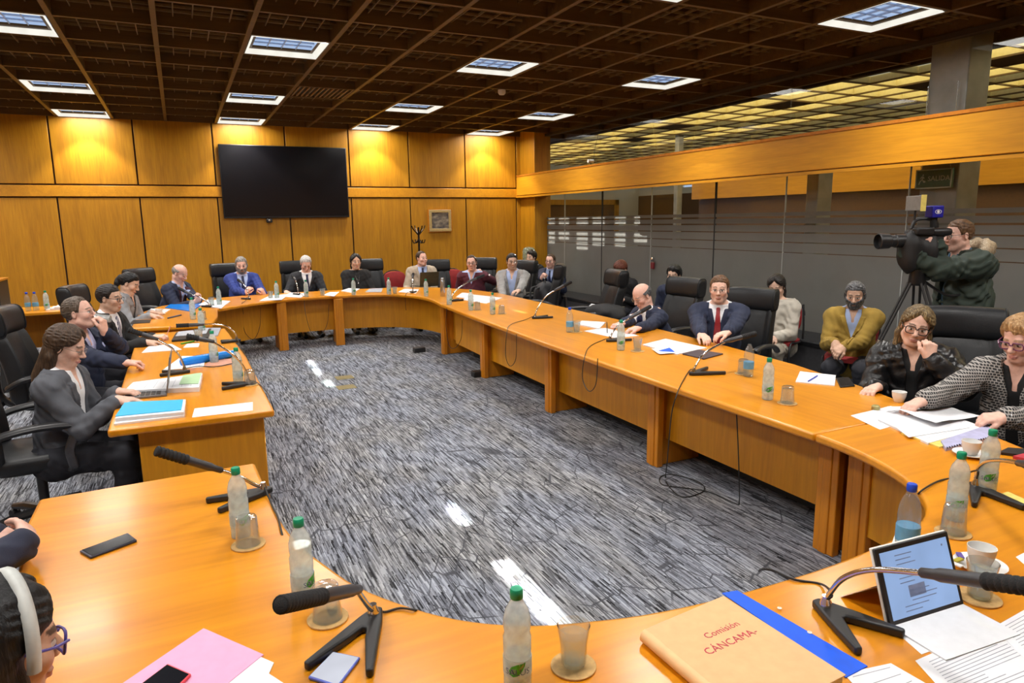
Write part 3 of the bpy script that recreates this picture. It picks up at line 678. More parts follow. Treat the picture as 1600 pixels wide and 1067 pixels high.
    e((0,-.012,.032),(.076,.098,.088)); e((0,.022,-.045),(.060*fat**.25,.064,.072),.03); e((0,.054,-.098),(.027,.026,.020),.025)
    for s_ in (1,-1):
        G.cap(FH,hp(s_*.052*fat**.3,-.005,-.062),hp(s_*.02,.052,-.098),.020,.018,.03); e((s_*.043,.056,-.025),(.024,.024,.022),.03)
    G.cap(FH,hp(-.035,.076,.020),hp(.035,.076,.020),.011,.011,.02)
    for s_ in (1,-1): e((s_*.031,.100,-.001),(.017,.018,.011),.012,True)
    G.cap(FH,hp(0,.084,.010),hp(0,.108,-.030),.008,.0125,.012); 
    for s_ in (1,-1): e((s_*.012,.096,-.036),(.009,.009,.008),.008); e((s_*.031,.0765,-.001),(.0135,.0135,.0125),.002)
    e((0,.088,-.066),(.023,.011,.0058),.006); e((0,.087,-.076),(.020,.011,.006),.005)
    for s_ in (1,-1): 
        Re=Rh@rotm(-s_*.35,0,0); G.ell(FH,hp(s_*.079,-.012,-.004),A3((.0075,.019,.031))*hs,Re,.006); G.ell(FH,hp(s_*.087,-.006,-.002),A3((.005,.009,.017))*hs,Re,.004,True)
    FB=smin(FB,FH,.025)
    V,Q=surfnet(FB,G.ax)
    # true skin colours: lips, eyes, brows, beard shadow
    q=(V-h0)@Rh/hs; x,y,z=q.T; col=np.tile(A3(skin),(len(V),1)); isH=(np.abs(q)<.14).all(1)
    def paint(mk,c,a=1.0): mk=(mk*isH*a)[:,None]; col[:]=col*(1-mk)+A3(c)*mk
    soft=lambda d,w:np.clip(-d/w+.5,0,1)
    paint(soft(np.sqrt(((np.abs(x)-.045)/.026)**2+((z+.03)/.022)**2)-1,.8)*(y>.03),(skin[0]*1.02,skin[1]*.82,skin[2]*.8),.5)
    paint(soft(np.sqrt((x/.024)**2+((z+.071)/.011)**2)-1,.3)*(y>.07),lips,.8)
    bz=.030-6*(np.abs(x)-.030)**2*2
    paint((np.abs(z-bz)<.0052)*(np.abs(np.abs(x)-.031)<.019)*(y>.05),brow,.85)
    ed=np.sqrt((np.abs(x)-.031)**2+(y-.0765)**2+(z+.001)**2)
    lid=-.001+(.004 if pitch<.35 else -.003)
    ey=(ed<.0158)*(y>.075)*(np.abs(z+.001)<.0062)*(z<lid+.004); paint(ey,(.62,.58,.55)); paint(ey*(np.abs(np.abs(x)-.031)<.0058),(.04,.025,.015))
    paint((ed<.0170)*(y>.072)*(np.abs(z-lid-.0045)<.0022),(.09,.05,.04),.85)
    if beard: paint(soft(np.maximum(z+.048-.02*(np.abs(x)>.03),-.125-z),.012)*(y>-.02),tuple(a*.5+b*.5 for a,b in zip(skin,brow)),.75 if beard!=.5 else .25)
    npmesh('body',V,Q,M_skin,root,col)
    # hair
    if hair is not None:
        hb=.15*hs; S_=G.sl(h0-hb-(.25 if style=='long' else 0),h0+hb); Xg,Yg,Zg=G.xyz(S_)
        qx,qy,qz=[(Xg-h0[0])*Rh[0,i]+(Yg-h0[1])*Rh[1,i]+(Zg-h0[2])*Rh[2,i] for i in range(3)]; qx,qy,qz=qx/hs,qy/hs,qz/hs
        th_={'short':.012,'crop':.007,'bald':.008,'reced':.010,'long':.020,'thick':.024,'bun':.014}[style]
        k0=np.sqrt((qx/.077)**2+((qy+.014)/.099)**2+((qz-.032)/.089)**2); k1=np.sqrt((qx/.077**2)**2+((qy+.014)/.099**2)**2+((qz-.032)/.089**2)**2)+1e-6
        wv=.0028*np.sin(qx*110+9*np.sin(qz*40))*np.sin(qy*70+1.3)
        sh=k0*(k0-1)/k1-th_+wv
        ys=[-.12,-.07,-.035,-.005,.02,.045,.07,.10]
        zs={'short':[-.085,-.075,-.03,.004,.032,.058,.068,.078],'crop':[-.07,-.06,-.02,.008,.035,.06,.068,.078],'thick':[-.10,-.09,-.04,-.005,.015,.040,.052,.062],
            'reced':[-.08,-.07,-.03,.004,.04,.072,.094,.11],'bald':[-.085,-.075,-.03,.0,.05,.10,.2,.3],'long':[-.13,-.13,-.10,-.05,.015,.055,.066,.078],'bun':[-.085,-.07,-.03,.0,.030,.060,.070,.08]}[style]
        g_=np.interp(qy,ys,zs)
        if style in ('short','reced','crop','thick'): g_=g_-.035*np.exp(-((qy-.022)/.013)**2)*(np.abs(qx)>.055)*1.0
        if style=='long': g_=np.where(qy>.01,np.maximum(np.interp(qy,ys,[-.13,-.13,-.10,-.05,-.06,-.04,0,0])*0-.07,.094-.95*np.abs(qx)-.35*np.maximum(np.abs(qx)-.05,0)),g_)
        if style=='thick': g_=g_+(qy>.02)*(.012+.22*qx+.006*np.sin(qx*120))
        if style=='reced': g_=g_+.015*(np.exp(-((np.abs(qx)-.04)/.018)**2))*(qy>.03)
        if style!='bald': sh=sh+th_*.85*(1-np.clip((qz-g_)/(.05 if style!='long' else .035),0,1))*(qy>-.03)
        Fh=np.maximum(sh,(g_-qz)*.8).astype(np.float32)
        if style=='bald':
            gb=np.interp(qy,[-.12,-.07,-.035,-.005,.012,.03],[-.085,-.075,-.03,.004,.02,.05]); sh=k0*(k0-1)/k1-th_+wv+.006*np.clip((qz-.02)/.03,0,1); Fh=np.maximum(np.maximum(sh,(gb-qz)*.8),np.maximum((qz-.052-.10*np.clip(-qy-.04,-.1,.05))*.8,(qy-.022)*.8)).astype(np.float32)
        FR=G.new(); FR[S_]=Fh
        for (a,b,ra,rb,*kk) in hairx: G.cap(FR,hp(*a),hp(*b),ra,rb,kk[0] if kk else .02)
        if beard and beard>=1:
            bb=np.maximum(FH[S_]-.006*beard,np.maximum((qz+.040-.028*(np.abs(qx)/.06)**2),-.01-qy)); bb=np.maximum(bb,-(np.sqrt((qx/.024)**2+((qz+.072)/.010)**2)-1)*.012); FR[S_]=np.minimum(FR[S_],bb)
        r_=surfnet(FR,G.ax)
        if r_: npmesh('hair',*r_,hair,root)
    # clothes
    nz=0
    if noise:
        Xa,Ya,Za=G.ax[0][:,None,None],G.ax[1][None,:,None],G.ax[2][None,None,:]
        nz=(noise*(np.sin(31*Xa+7*np.sin(13*Za+4*Ya))*np.sin(27*Za+9*np.sin(11*Ya))+.6*np.sin(57*Za+23*Ya+6*np.sin(19*Xa)))).astype(np.float32)
    def tl():   # torso coordinates of the whole grid relative to neck base
        Xa,Ya,Za=G.ax[0][:,None,None]-N[0],G.ax[1][None,:,None]-N[1],G.ax[2][None,None,:]-N[2]
        return Xa+0*Ya+0*Za,(Ya*fw[1]+Za*fw[2])+0*Xa,(Ya*up[1]+Za*up[2])+0*Xa
    a_,b_,c_=tl()
    # neck opening axis
    nk=np.sqrt(a_**2+(b_-.012)**2)
    if shirt is not None:
        FS=FT.copy(); G.cap(FS,N-up*.04,N+up*.045+A3((0,.02,0)),.064,.060,.02)
        sc_=np.maximum(FS-.006,np.where(nk<.15,(c_-.058)-.5*np.clip(-b_,-.05,.05),-1)).astype(np.float32)
        vn=np.maximum(np.maximum(np.abs(a_)-.012-.35*np.clip(c_+.05,0,.2),-(b_-.03)),np.maximum(b_-.19,-.09-c_)); sc_=np.maximum(sc_,-vn*1.0) if tie is None and garment!='shirtclosed' else sc_
        r_=surfnet(sc_,G.ax); npmesh('shirt',*r_,shirt,root)
    if tie is not None:
        w=tiew*(.42+.58*np.clip(-c_/.25,0,1)); w=np.where(c_>-.055,.018,w)
        ft=np.maximum(np.maximum(FS-.013,np.abs(a_)-w),np.maximum(-(b_-.03),np.maximum(c_-.012,-.45-c_))).astype(np.float32)
        r_=surfnet(ft,G.ax)
        if r_: npmesh('tie',*r_,tie,root)
    vd=-vdepth; wV=np.where(c_>-.02,vw,np.clip((c_-vd)/(-.02-vd),0,2)*vw)
    if vest is not None:
        wv_=np.clip((c_+.22)/.2,0,2)*.05; ft=np.maximum(FT-.011,-(np.maximum(np.abs(a_)-wv_,-(b_-.0)))); ft=np.maximum(ft,np.maximum(c_+.0,-(nk-.07)*(c_>-.06)-1*(c_<=-.06))).astype(np.float32)
        r_=surfnet(ft,G.ax); npmesh('waistcoat',*r_,vest,root)
    if top is not None:
        FO=FT-off+nz
        if garment=='jacket':
            lap=(np.abs(a_)-wV>-.002)&(np.abs(a_)-wV<.045*np.clip((c_-vd)/.1,0,1))&(c_<-.03)&(c_>vd)&(b_>.03); FO=FO-.007*lap
            cut=np.maximum(np.maximum(np.abs(a_)-wV,-(b_-.015)),b_-.19); FO=np.maximum(FO,-cut)
            FO=np.maximum(FO,np.where(c_>-.03,.066-nk,-1))
            FO=np.maximum(FO,np.where(nk<.17,c_-.045,-1))
        elif garment=='vneck':
            wv_=np.clip((c_+.16)/.15,0,2)*.055; FO=np.maximum(FO,-np.maximum(np.maximum(np.abs(a_)-wv_,-(b_-.0)),b_-.19)); FO=np.maximum(FO,np.where(c_>-.03,.066-nk,-1)); FO=np.maximum(FO,np.where(nk<.17,c_-.02,-1))
        elif garment=='coat':
            G.cap(FO,N-up*.02,N+up*.03,.085,.085,.03); FO=np.maximum(FO,np.where(c_>-.05,.062-nk,-1)); FO=np.maximum(FO,-np.maximum(np.abs(a_)-.03-.3*np.clip(c_+.1,0,.3),np.maximum(-(b_-.03),b_-.19))); FO=np.maximum(FO,np.where(nk<.17,c_-.06,-1))
        else:
            FO=np.maximum(FO,np.where(c_>-.03,.060-nk,-1)); FO=np.maximum(FO,np.where(nk<.17,c_-.035,-1))
        if stand or garment=='coat': 
            if stand:
                G.cap(FO,Pv+up*.05,Pv-A3((0,0,.28)),.165*fat,.185*fat,.05,flat=((0,1,0),.8))
        r_=surfnet(FO.astype(np.float32),G.ax); npmesh({'jacket':'jacket','vneck':'sweater','coat':'coat'}.get(garment,'sweater'),*r_,top,root)
    r_=surfnet((FL-.014+nz).astype(np.float32),G.ax); npmesh('trousers',*r_,trouser or M_trou,root)
    for sd in (1,-1):
        FS_=G.new(); a=an[sd]; G.cap(FS_,a+A3((0,-.01,-.03)),a+A3((0,.17,-.052)),.05,.038,.03)
        r_=surfnet(FS_,G.ax); npmesh('shoe',*r_,M_shoe,root)
    if glasses is not None:
        gm,gw,gh,gr=glasses; g=MB(); R4=Matrix(Rh.tolist()).to_4x4(); R4.translation=Vector(h0); ln=MB()
        tp=lambda x,y,z:R4@Vector((x*hs,y*hs,z*hs))
        for s_ in (1,-1):
            pth=[tp(s_*.034+gw*np.sign(math.cos(t))*abs(math.cos(t))**.6,.104-.012*abs(math.cos(t)*.5+s_*.5*0)-.004,.0-gh*.1+gh*np.sign(math.sin(t))*abs(math.sin(t))**.6) for t in np.linspace(0,2*PI,21)]
            g.tube(pth,gr,6); n0=len(pth)-1; ln.add(pth[:-1],[tuple(range(n0))])
            g.tube([tp(s_*(.034+gw),.100,gh*.3),tp(s_*.080,.07,.008),tp(s_*.084,-.005,.012),tp(s_*.084,-.03,-.005)],gr,6)
        g.tube([tp(-.034+gw,.101,gh*.2),tp(0,.106,gh*.35),tp(.034-gw,.101,gh*.2)],gr,6)
        go=g.build('glasses',gm,root); lo_=ln.build('lens',M_glass,go,smooth=0)
    return dict(root=root,hp=lambda *a:root.matrix_world@Vector(hp(*a)),N=N,up=up,fw=fw,hd=hd,h0=h0,Rh=Rh,loc=loc,S=S,Pv=Pv,G=G,FT=FT)
M_trou=cloth('dark_trousers',(.014,.015,.022)); M_shoe=mat('black_shoes',(.012,.011,.010),.35)
# ================================================================== chairs
M_lea=mat('black_leather',(.010,.011,.013),.38,.15,25,.25,260,coat=.04,spec=.4); M_armp=mat('black_arm_plastic',(.018,.018,.02),.32); M_armm=mat('satin_metal_arm',(.10,.10,.11),.3,metal=.7)
def loft(mb,rings,close=True):
    n=len(rings[0]); v=[p for r in rings for p in r]; f=[]
    for a in range(len(rings)-1):
        for k in range(n): f.append((a*n+k,a*n+(k+1)%n,(a+1)*n+(k+1)%n,(a+1)*n+k))
    f.append(tuple(range(n))[::-1]); o=(len(rings)-1)*n; f.append(tuple(range(o,o+n))); return mb.add(v,f)
def rr(w,d,n=32,e=4):
    out=[]
    for k in range(n):
        t=2*PI*k/n; c,s=math.cos(t),math.sin(t); out.append((math.copysign(abs(c)**(2/e),c)*w,math.copysign(abs(s)**(2/e),s)*d))
    return out
def exec_chair():
    t=thing('office_chair','x','office chair')
    mb=MB(); rings=[]
    for z,sx,sy in ((.40,.20,.20),(.405,.235,.235),(.43,.255,.25),(.48,.255,.25),(.505,.24,.235),(.512,.20,.20)):
        rings.append([(x,y+.02,z) for x,y in rr(sx,sy,40,5)])
    loft(mb,rings).build('seat',M_lea,t,smooth=60)
    mb=MB(); rings=[]
    for i in range(13):
        u=i/12; z=.46+u*.56; w=.255*(1-.10*u**2)*(1 if 0<i<12 else .93); d=.055 if 0<i<12 else .03
        yc=-.245-.11*u+.035*math.sin(u*PI)
        ring=[]
        for x,y in rr(w,d,56,5):
            f=abs(x)/w
            if y>0: y=y+.045*max(0,f-.72)/.28*(1 if f<.97 else .8)-.006*abs(math.cos(x*62))*(f<.75)*(0<i<12)
            ring.append((x,yc+y+.05*f*f*.6,z))
        rings.append(ring)
    loft(mb,rings).build('backrest',M_lea,t,smooth=60)
    mb=MB(); rings=[]
    prof=[]
    for k in range(28):
        a=2*PI*k/28; c,s=math.cos(a),math.sin(a); prof.append((math.copysign(abs(c)**.62,c)*.070,math.copysign(abs(s)**.62,s)*.108))
    for x,sc in ((-.252,.55),(-.249,.82),(-.238,.94),(-.22,.985),(-.1,1),(0,1.0),(.1,1),(.22,.985),(.238,.94),(.249,.82),(.252,.55)):
        rings.append([(x,-.345+.05*(abs(x)/.25)**2+y*sc-.30*(z*sc)*.35,1.085+z*sc) for y,z in prof][::-1])
    hr=loft(mb,rings).build('headrest',M_lea,t,smooth=50)
    for x in (-.236,.236): MB().tube([(x,-.345+.045+y*.965-.105*z,1.085+z*.965) for y,z in prof+prof[:1]],.005,6).build('piping',M_lea,hr)

    g=MB().box(-.10,.10,-.43,-.37,.42,.46); g.tube(spline([(0,-.0,.39),(0,-.28,.40),(0,-.40,.50),(0,-.40,.72)]),.022,8,flat=((1,0,0),2.2)); g.build('back_bracket',M_armp,t)
    for s in (-1,1):
        a=MB().tube(spline([(s*.24,.16,.40),(s*.31,.18,.43),(s*.335,.17,.54),(s*.33,.20,.63),(s*.32,.16,.675)]),.017,8,flat=((0,1,0),1.5)); ar=a.build('armrest',M_armm,t)
        MB().tube(spline([(s*.315,.24,.665),(s*.32,.18,.685),(s*.32,.02,.69),(s*.32,-.14,.665),(s*.30,-.26,.60)]),[.014]+[.022]*23+[.014],10,flat=((1,0,0),1.45)).build('arm_pad',M_armp,ar)
    g=MB().lathe([(.05,.36),(.05,.395),(.14,.40),(.14,.405)],20); g.lathe([(.028,.10),(.028,.36)],16); g.build('column',M_armp,t)
    b=MB().lathe([(.05,.075),(.055,.12),(.03,.13)],20)
    for k in range(5): a=k*2*PI/5; b.tube([(0,0,.105),(.17*math.cos(a),.17*math.sin(a),.10),(.30*math.cos(a),.30*math.sin(a),.075)],[.03,.026,.018],8)
    bo=b.build('base',M_armp,t)
    for k in range(5):
        a=k*2*PI/5; MB().lathe([(.026,-.022),(.03,-.015),(.03,.015),(.026,.022)],14,Matrix.Translation((.30*math.cos(a),.30*math.sin(a),.0305))@Matrix.Rotation(a,4,'Z')@Matrix.Rotation(PI/2,4,'X')).build('caster',M_black,bo)
    return t
_ch=exec_chair(); _used=[False]
def chair(px,py,ztop,face,label,pos=None,X=None,Y=None):
    """headrest top centre seen at px,py"""
    th=math.atan2(face[1],face[0]); f=Vector((math.cos(th),math.sin(th),0))
    p=Vector((*pos,ztop)) if pos else (atX(px,py,X) if X else atY(px,py,Y) if Y else at(px,py,ztop))
    l=Vector((p.x,p.y,0))+f*.345
    if not _used[0]: _used[0]=True; o=_ch; o['label']=label; o.location=l; o.rotation_euler=(0,0,th-PI/2); o['label']=label; o['group']='black leather office chairs'
    else: o=dup(_ch,l,th-PI/2,label,'black leather office chairs')
    h=p.z
    o.location.z=0; dz=max(-.08,min(.16,h-1.193))
    for c in o.children:
        b_=c.name.split('.')[0]
        if b_ in ('seat','backrest','headrest','back_bracket','armrest'): c.location.z=dz
        if b_=='column': c.location.z=0; c.scale.z=1+dz/.405
    return o
def chair_at(px,py,face,label,**k): return chair(px,py,1.193,face,label,**k)
chair_at(877,412,(-.86,.5),'empty black leather chair turned aside beside the man in the grey blazer',X=4.95)
chair_at(968,421,(-.95,.2),'empty black leather chair left of the bald man writing',X=4.95)
chair_at(1076,433,(-.95,-.1),'black leather office chair behind the bald man writing',X=5.08)
chair_at(1180,449,(-.93,-.3),'black leather office chair behind the man in the red tie',X=5.08)
chair_at(1505,478,(-.82,-.55),'black leather office chair behind the woman in the leather jacket',X=4.72)
chair_at(822,406,(-.9,-.4),'black leather chair behind the man in the light grey blazer',X=5.15)
chair_at(755,402,(-.6,-.8),'black leather chair behind the man in the maroon sweater',Y=11.0)
chair_at(680,405,(-.2,-1),'black leather chair behind the man in the beige blazer',Y=11.65)
chair_at(574,404,(.05,-1),'black leather chair behind the woman dressed in black',Y=11.85)
chair_at(460,407,(0,-1),'black leather chair behind the white haired man in a dark suit',Y=11.85)
chair_at(352,411,(.2,-1),'black leather chair behind the bearded man in a blue suit',Y=11.85)
chair_at(212,419,(.8,-.6),'black leather chair behind the balding man at the far left corner',Y=10.95)
chair_at(106,446,(1,-.25),'black leather chair behind the man with dark hair and a striped tie')
chair_at(62,468,(1,-.1),'black leather chair behind the man drinking water',pos=(-1.32,6.45))
chair_at(0,500,(1,.12),'black leather office chair of the woman in the grey blazer',pos=(-1.22,4.75))
chair_at(0,0,(.9,.3),'black leather chair of the person in the navy sleeve at the lower left',pos=(-1.62,2.2))
chair_at(0,0,(.85,.5),'black leather chair of the woman with the headband, lower left',pos=(-.98,.95))
chair_at(0,0,(-1,.1),'black leather chair of the woman in the patterned cardigan',pos=(4.55,1.85))
# red stacking chairs
M_red=cloth('red_upholstery',(.28,.018,.02),.8)
def red_chair():
    t=thing('stacking_chair','x','stacking chair')
    mb=MB(); loft(mb,[[(x,y,z) for x,y in rr(sx,sx,28,5)] for z,sx in ((.425,.20),(.435,.225),(.47,.225),(.48,.20))]).build('seat',M_red,t,smooth=60)
    mb=MB(); rings=[]
    for y,s in ((-.25,.92),(-.245,1),(-.215,1),(-.205,.92)): rings.append([(x*s,y-.18*(z-.65)*.4,.70+(z*s)) for x,z in rr(.215,.19,28,3)][::-1])
    loft(mb,rings).build('backrest',M_red,t,smooth=60)
    for s in (-1,1):
        MB().tube(spline([(s*.225,-.33,.0),(s*.225,-.24,.42),(s*.222,-.25,.62),(s*.20,-.275,.84)]),.0115).build('leg',M_black,t)
        MB().tube(spline([(s*.225,.24,.0),(s*.225,.20,.43),(s*.225,.0,.445),(s*.225,-.24,.43)]),.0115).build('leg',M_black,t)
    g=MB(); n=14; g.tube([(.222*math.cos(PI*k/n),-.262-.072*(.17*math.sin(PI*k/n)),.72+.185*math.sin(PI*k/n)) for k in range(n+1)],.010); g.build('back_frame',M_black,t)
    return t
_rc=red_chair(); _rcu=[False]
def redc(x,y,face,label):
    th=math.atan2(face[1],face[0])
    if not _rcu[0]: _rcu[0]=True; o=_rc; o.location=(x,y,0); o.rotation_euler=(0,0,th-PI/2); o['label']=label; o['group']='red upholstered stacking chairs'
    else: o=dup(_rc,(x,y,0),th-PI/2,label,'red upholstered stacking chairs')
p=atY(622,428,12.3); redc(p.x,12.35,(0,-1),'empty red stacking chair against the back wall, left of the coat stand')
p=atY(706,430,12.3); redc(p.x,12.2,(-.2,-1),'empty red stacking chair behind the man in the maroon sweater')
# low bench along the glass
b=thing('bench','low black bench running along the foot of the glass wall','bench',(6.3,7.2,0))
MB().box(-.22,.34,-2.3,4.6,.40,.46).build('seat_slab',M_lea,b,bevel=.015)
for y in (-2.0,0,2.2,4.3): MB().box(-.16,.3,y-.04,y+.04,0,.40).build('support',M_black,b)
MB().box(-.2,-.18,-2.3,4.6,.06,.40).build('front_panel',mat('dark_grey_front',(.06,.06,.065),.5),b)
# ================================================================== the people
NAVY=cloth('navy_suit',(.012,.018,.045)); BLUE=cloth('bright_blue_suit',(.022,.042,.22)); CHAR=cloth('charcoal_suit',(.018,.020,.026)); BEIGE=cloth('beige_blazer',(.42,.35,.27)); MAROON=cloth('maroon_knit',(.085,.014,.028)); LGREY=cloth('light_grey_blazer',(.30,.295,.29))
BLACKC=cloth('black_cloth',(.009,.009,.010)); GREYB=cloth('grey_blazer',(.075,.08,.095)); GREYC=cloth('mid_grey_jacket',(.26,.265,.28)); OLIVEK=cloth('mustard_knit',(.30,.19,.03),.9,.4,420); CREAM=cloth('cream_knit',(.52,.48,.41)); PARKA=cloth('dark_green_parka',(.022,.036,.026),.75)
WHITES=cloth('white_shirt',(.78,.79,.82),.7); LBLUE=cloth('pale_blue_shirt',(.42,.52,.80),.7); LAV=cloth('lavender_shirt',(.50,.50,.72),.7); CHECK=cloth('blue_check_shirt',(.05,.11,.18),.8)
TIEN=cloth('dark_blue_tie',(.015,.02,.07),.5); TIER=cloth('red_tie',(.30,.015,.02),.5); TIEB=cloth('blue_dotted_tie',(.03,.05,.13),.5); MARV=cloth('maroon_waistcoat',(.06,.012,.018)); NAVYV=cloth('navy_waistcoat',(.018,.022,.05))
k=NT('striped_tie'); setb(k.b,(.1,.1,.1),.5); w_=k.n('ShaderNodeTexWave'); w_.inputs['Scale'].default_value=14; k.l(k.co((1,0,1),(0,.6,0)),w_.inputs['Vector']); k.l(k.ramp(w_.outputs[0],[(.45,(.02,.03,.09)),(.55,(.5,.5,.55))]),k.b.inputs['Base Color']); TIES=k.m
LEATH=mat('black_leather_jacket',(.010,.010,.011),.30,.2,20,.55,60)
k=NT('grey_patterned_knit'); setb(k.b,(.1,.1,.1),.9); v1=k.n('ShaderNodeTexBrick'); v1.inputs['Scale'].default_value=34; v1.inputs['Mortar Size'].default_value=.09; v1.inputs['Mortar Smooth'].default_value=.3; v1.inputs['Bias'].default_value=0; v1.inputs['Color1'].default_value=(.02,.02,.022,1); v1.inputs['Color2'].default_value=(.03,.03,.03,1); v1.inputs['Mortar'].default_value=(.36,.34,.32,1); v1.inputs['Brick Width'].default_value=.6; v1.inputs['Row Height'].default_value=.5
cx=k.n('ShaderNodeTexCoord'); sp_=k.n('ShaderNodeSeparateXYZ'); k.l(cx.outputs['Object'],sp_.inputs[0]); ad=k.n('ShaderNodeMath',operation='ADD'); k.l(sp_.outputs[0],ad.inputs[0]); k.l(sp_.outputs[1],ad.inputs[1]); cm=k.n('ShaderNodeCombineXYZ'); k.l(ad.outputs[0],cm.inputs[0]); k.l(sp_.outputs[2],cm.inputs[1]); k.l(cm.outputs[0],v1.inputs['Vector']); k.l(v1.outputs[0],k.b.inputs['Base Color']); KNIT=k.m
k=NT('striped_cuff'); setb(k.b,(.5,.5,.5),.8); STRIPE=cloth('striped_shirt',(.5,.5,.52),.8)
H_brown=hairmat('brown_hair',(.045,.024,.012)); H_dark=hairmat('dark_hair',(.012,.009,.008)); H_black=hairmat('black_hair',(.006,.006,.007)); H_grey=hairmat('grey_hair',(.24,.22,.20),(.45,.43,.40)); H_white=hairmat('white_hair',(.52,.51,.50),(.8,.8,.8)); H_salt=hairmat('salt_and_pepper_hair',(.07,.07,.075),(.28,.28,.29)); H_grbr=hairmat('greying_brown_hair',(.085,.06,.042),(.20,.16,.13)); H_blond=hairmat('short_blond_hair',(.36,.20,.08),(.60,.40,.20)); H_high=hairmat('highlighted_hair',(.11,.07,.028),(.40,.29,.14)); H_red=hairmat('auburn_hair',(.10,.025,.012)); H_ltbr=hairmat('light_brown_hair',(.10,.05,.022))
G_blk=(M_black,.024,.018,.0020); G_thin=(mat('thin_metal_rim',(.25,.22,.20),.3,metal=.8),.022,.014,.0012); G_big=(M_black,.028,.023,.0028); G_pur=(mat('purple_frame',(.14,.03,.10),.3),.027,.020,.0030); G_blue=(mat('blue_violet_frame',(.10,.08,.35),.3),.028,.022,.0030)
LONG=lambda z0,sp=.07,r=.03:[((s*.060,-.035,.04),(s*(sp+.004),-.035,-.07),.024,r*.8) for s in (1,-1)]+[((s*(sp+.004),-.035,-.07),(s*(sp+.006),-.01,z0),r*.8,r*.65) for s in (1,-1)]+[((0,-.06,0),(0,-.085,z0*.9),.055,.05),((.03,-.07,-.05),(.04,-.075,z0),.04,.035),((-.03,-.07,-.05),(-.04,-.075,z0),.04,.035)]
def W(px,py,z=.775): return at(px,py,z)
# ---- far row
PB=person('bearded man in a bright blue suit at the far table, holding spectacles',atY(377,414,11.42),(.06,-1),hyaw=-.1,pitch=.22,lean=.14,skin=PINK,fat=1.12,hair=H_grey,style='short',beard=1.2,brow=(.16,.14,.12),top=BLUE,shirt=LBLUE,tie=TIEN,trouser=BLUE,
  hands=dict(R=dict(w=atY(384,458,11.0),d=(.5,-.3,.75),n=(.7,.6,0),curl=.75),L=dict(w=atY(413,460,11.0),d=(-.35,-.3,.8),n=(-.8,.5,0),curl=.75)))
PW=person('white haired man in a dark suit writing at the far table',atY(478,412,11.40),(0,-1),pitch=.5,lean=.2,skin=PINK,hair=H_white,style='short',brow=(.4,.38,.36),glasses=G_thin,top=CHAR,shirt=WHITES,tie=TIEN,
  hands=dict(R=dict(w=atY(447,456,11.08),d=(.35,-.8,-.15),n=(0,0,-1),curl=.8),L=dict(w=atY(506,456,11.08),d=(-.6,-.7,-.1),curl=.5)))
PK=person('woman in black with dark hair and a pendant at the far table',atY(556,409,11.42),(.0,-1),hyaw=-.05,pitch=.05,lean=.08,skin=TAN,fat=1.12,sw=.17,hair=H_dark,style='long',hairx=LONG(-.2,.062,.028),brow=(.02,.012,.01),lips=(.45,.16,.14),top=BLACKC,garment='crew',
  hands=dict(R=dict(w=atY(556,458,11.12),d=(.8,-.5,-.05),curl=.5),L=dict(w=atY(585,458,11.12),d=(-.8,-.5,-.05),curl=.5)))
g=MB(); rt=PK['root']; 
for s_ in (1,-1): g.tube([tuple(PK['N']+A3((s_*.05,.06,.02))),tuple(PK['N']+A3((s_*.035,.115,-.07))),tuple(PK['N']+A3((0,.145,-.17)))],.0025,6)
g.lathe([(.001,-.02),(.011,-.01),(.011,.0),(.002,.012)],10,Matrix.Translation(tuple(PK['N']+A3((0,.15,-.185))))); g.build('necklace',M_steel,rt)
PG=person('man in a beige blazer at the far table, looking to his left',atY(659,404,11.2),(-.1,-1),hyaw=.45,pitch=-.05,lean=.06,side=-.05,skin=PINK,hair=H_brown,style='reced',brow=(.10,.06,.04),top=BEIGE,shirt=LBLUE,tie=TIEN,tiew=.05,
  hands=dict(R=dict(w=atY(640,455,10.95),d=(.7,-.7,-.05),curl=.5),L=dict(w=atY(672,455,10.95),d=(-.7,-.6,-.05),curl=.4)))
PM=person('man in a maroon sweater with his hand at his chin in the far right corner',atY(737,411,10.3),(-.6,-.8),hyaw=.12,pitch=.02,roll=.08,lean=.12,skin=PINK,fat=1.1,hair=H_brown,style='reced',brow=(.12,.07,.05),glasses=G_blk,top=MAROON,shirt=LBLUE,garment='vneck',
  hands=dict(L=dict(w=atY(753,428,10.40),d=(-.6,-.1,.65),n=(-.4,.8,0),curl=1.3,pole=(-.8,.1,-.5)),R=dict(w=atY(722,460,10.35),d=(-.4,-.9,-.1),curl=.6)))
PS=person('bearded man in a light grey blazer and blue shirt by the far right corner',atX(800,409,4.56),(-.58,-.82),hyaw=.35,pitch=.03,lean=.06,skin=OLIVE,fat=1.05,hair=H_dark,style='short',beard=.9,brow=(.025,.016,.012),glasses=G_blk,top=LGREY,shirt=LBLUE,vdepth=.42,vw=.085,
  hands=dict(R=dict(w=atX(786,464,4.26),d=(-.5,-.8,-.1),curl=.5),L=dict(w=atX(806,467,4.27),d=(-.95,-.1,-.1),curl=.5)))
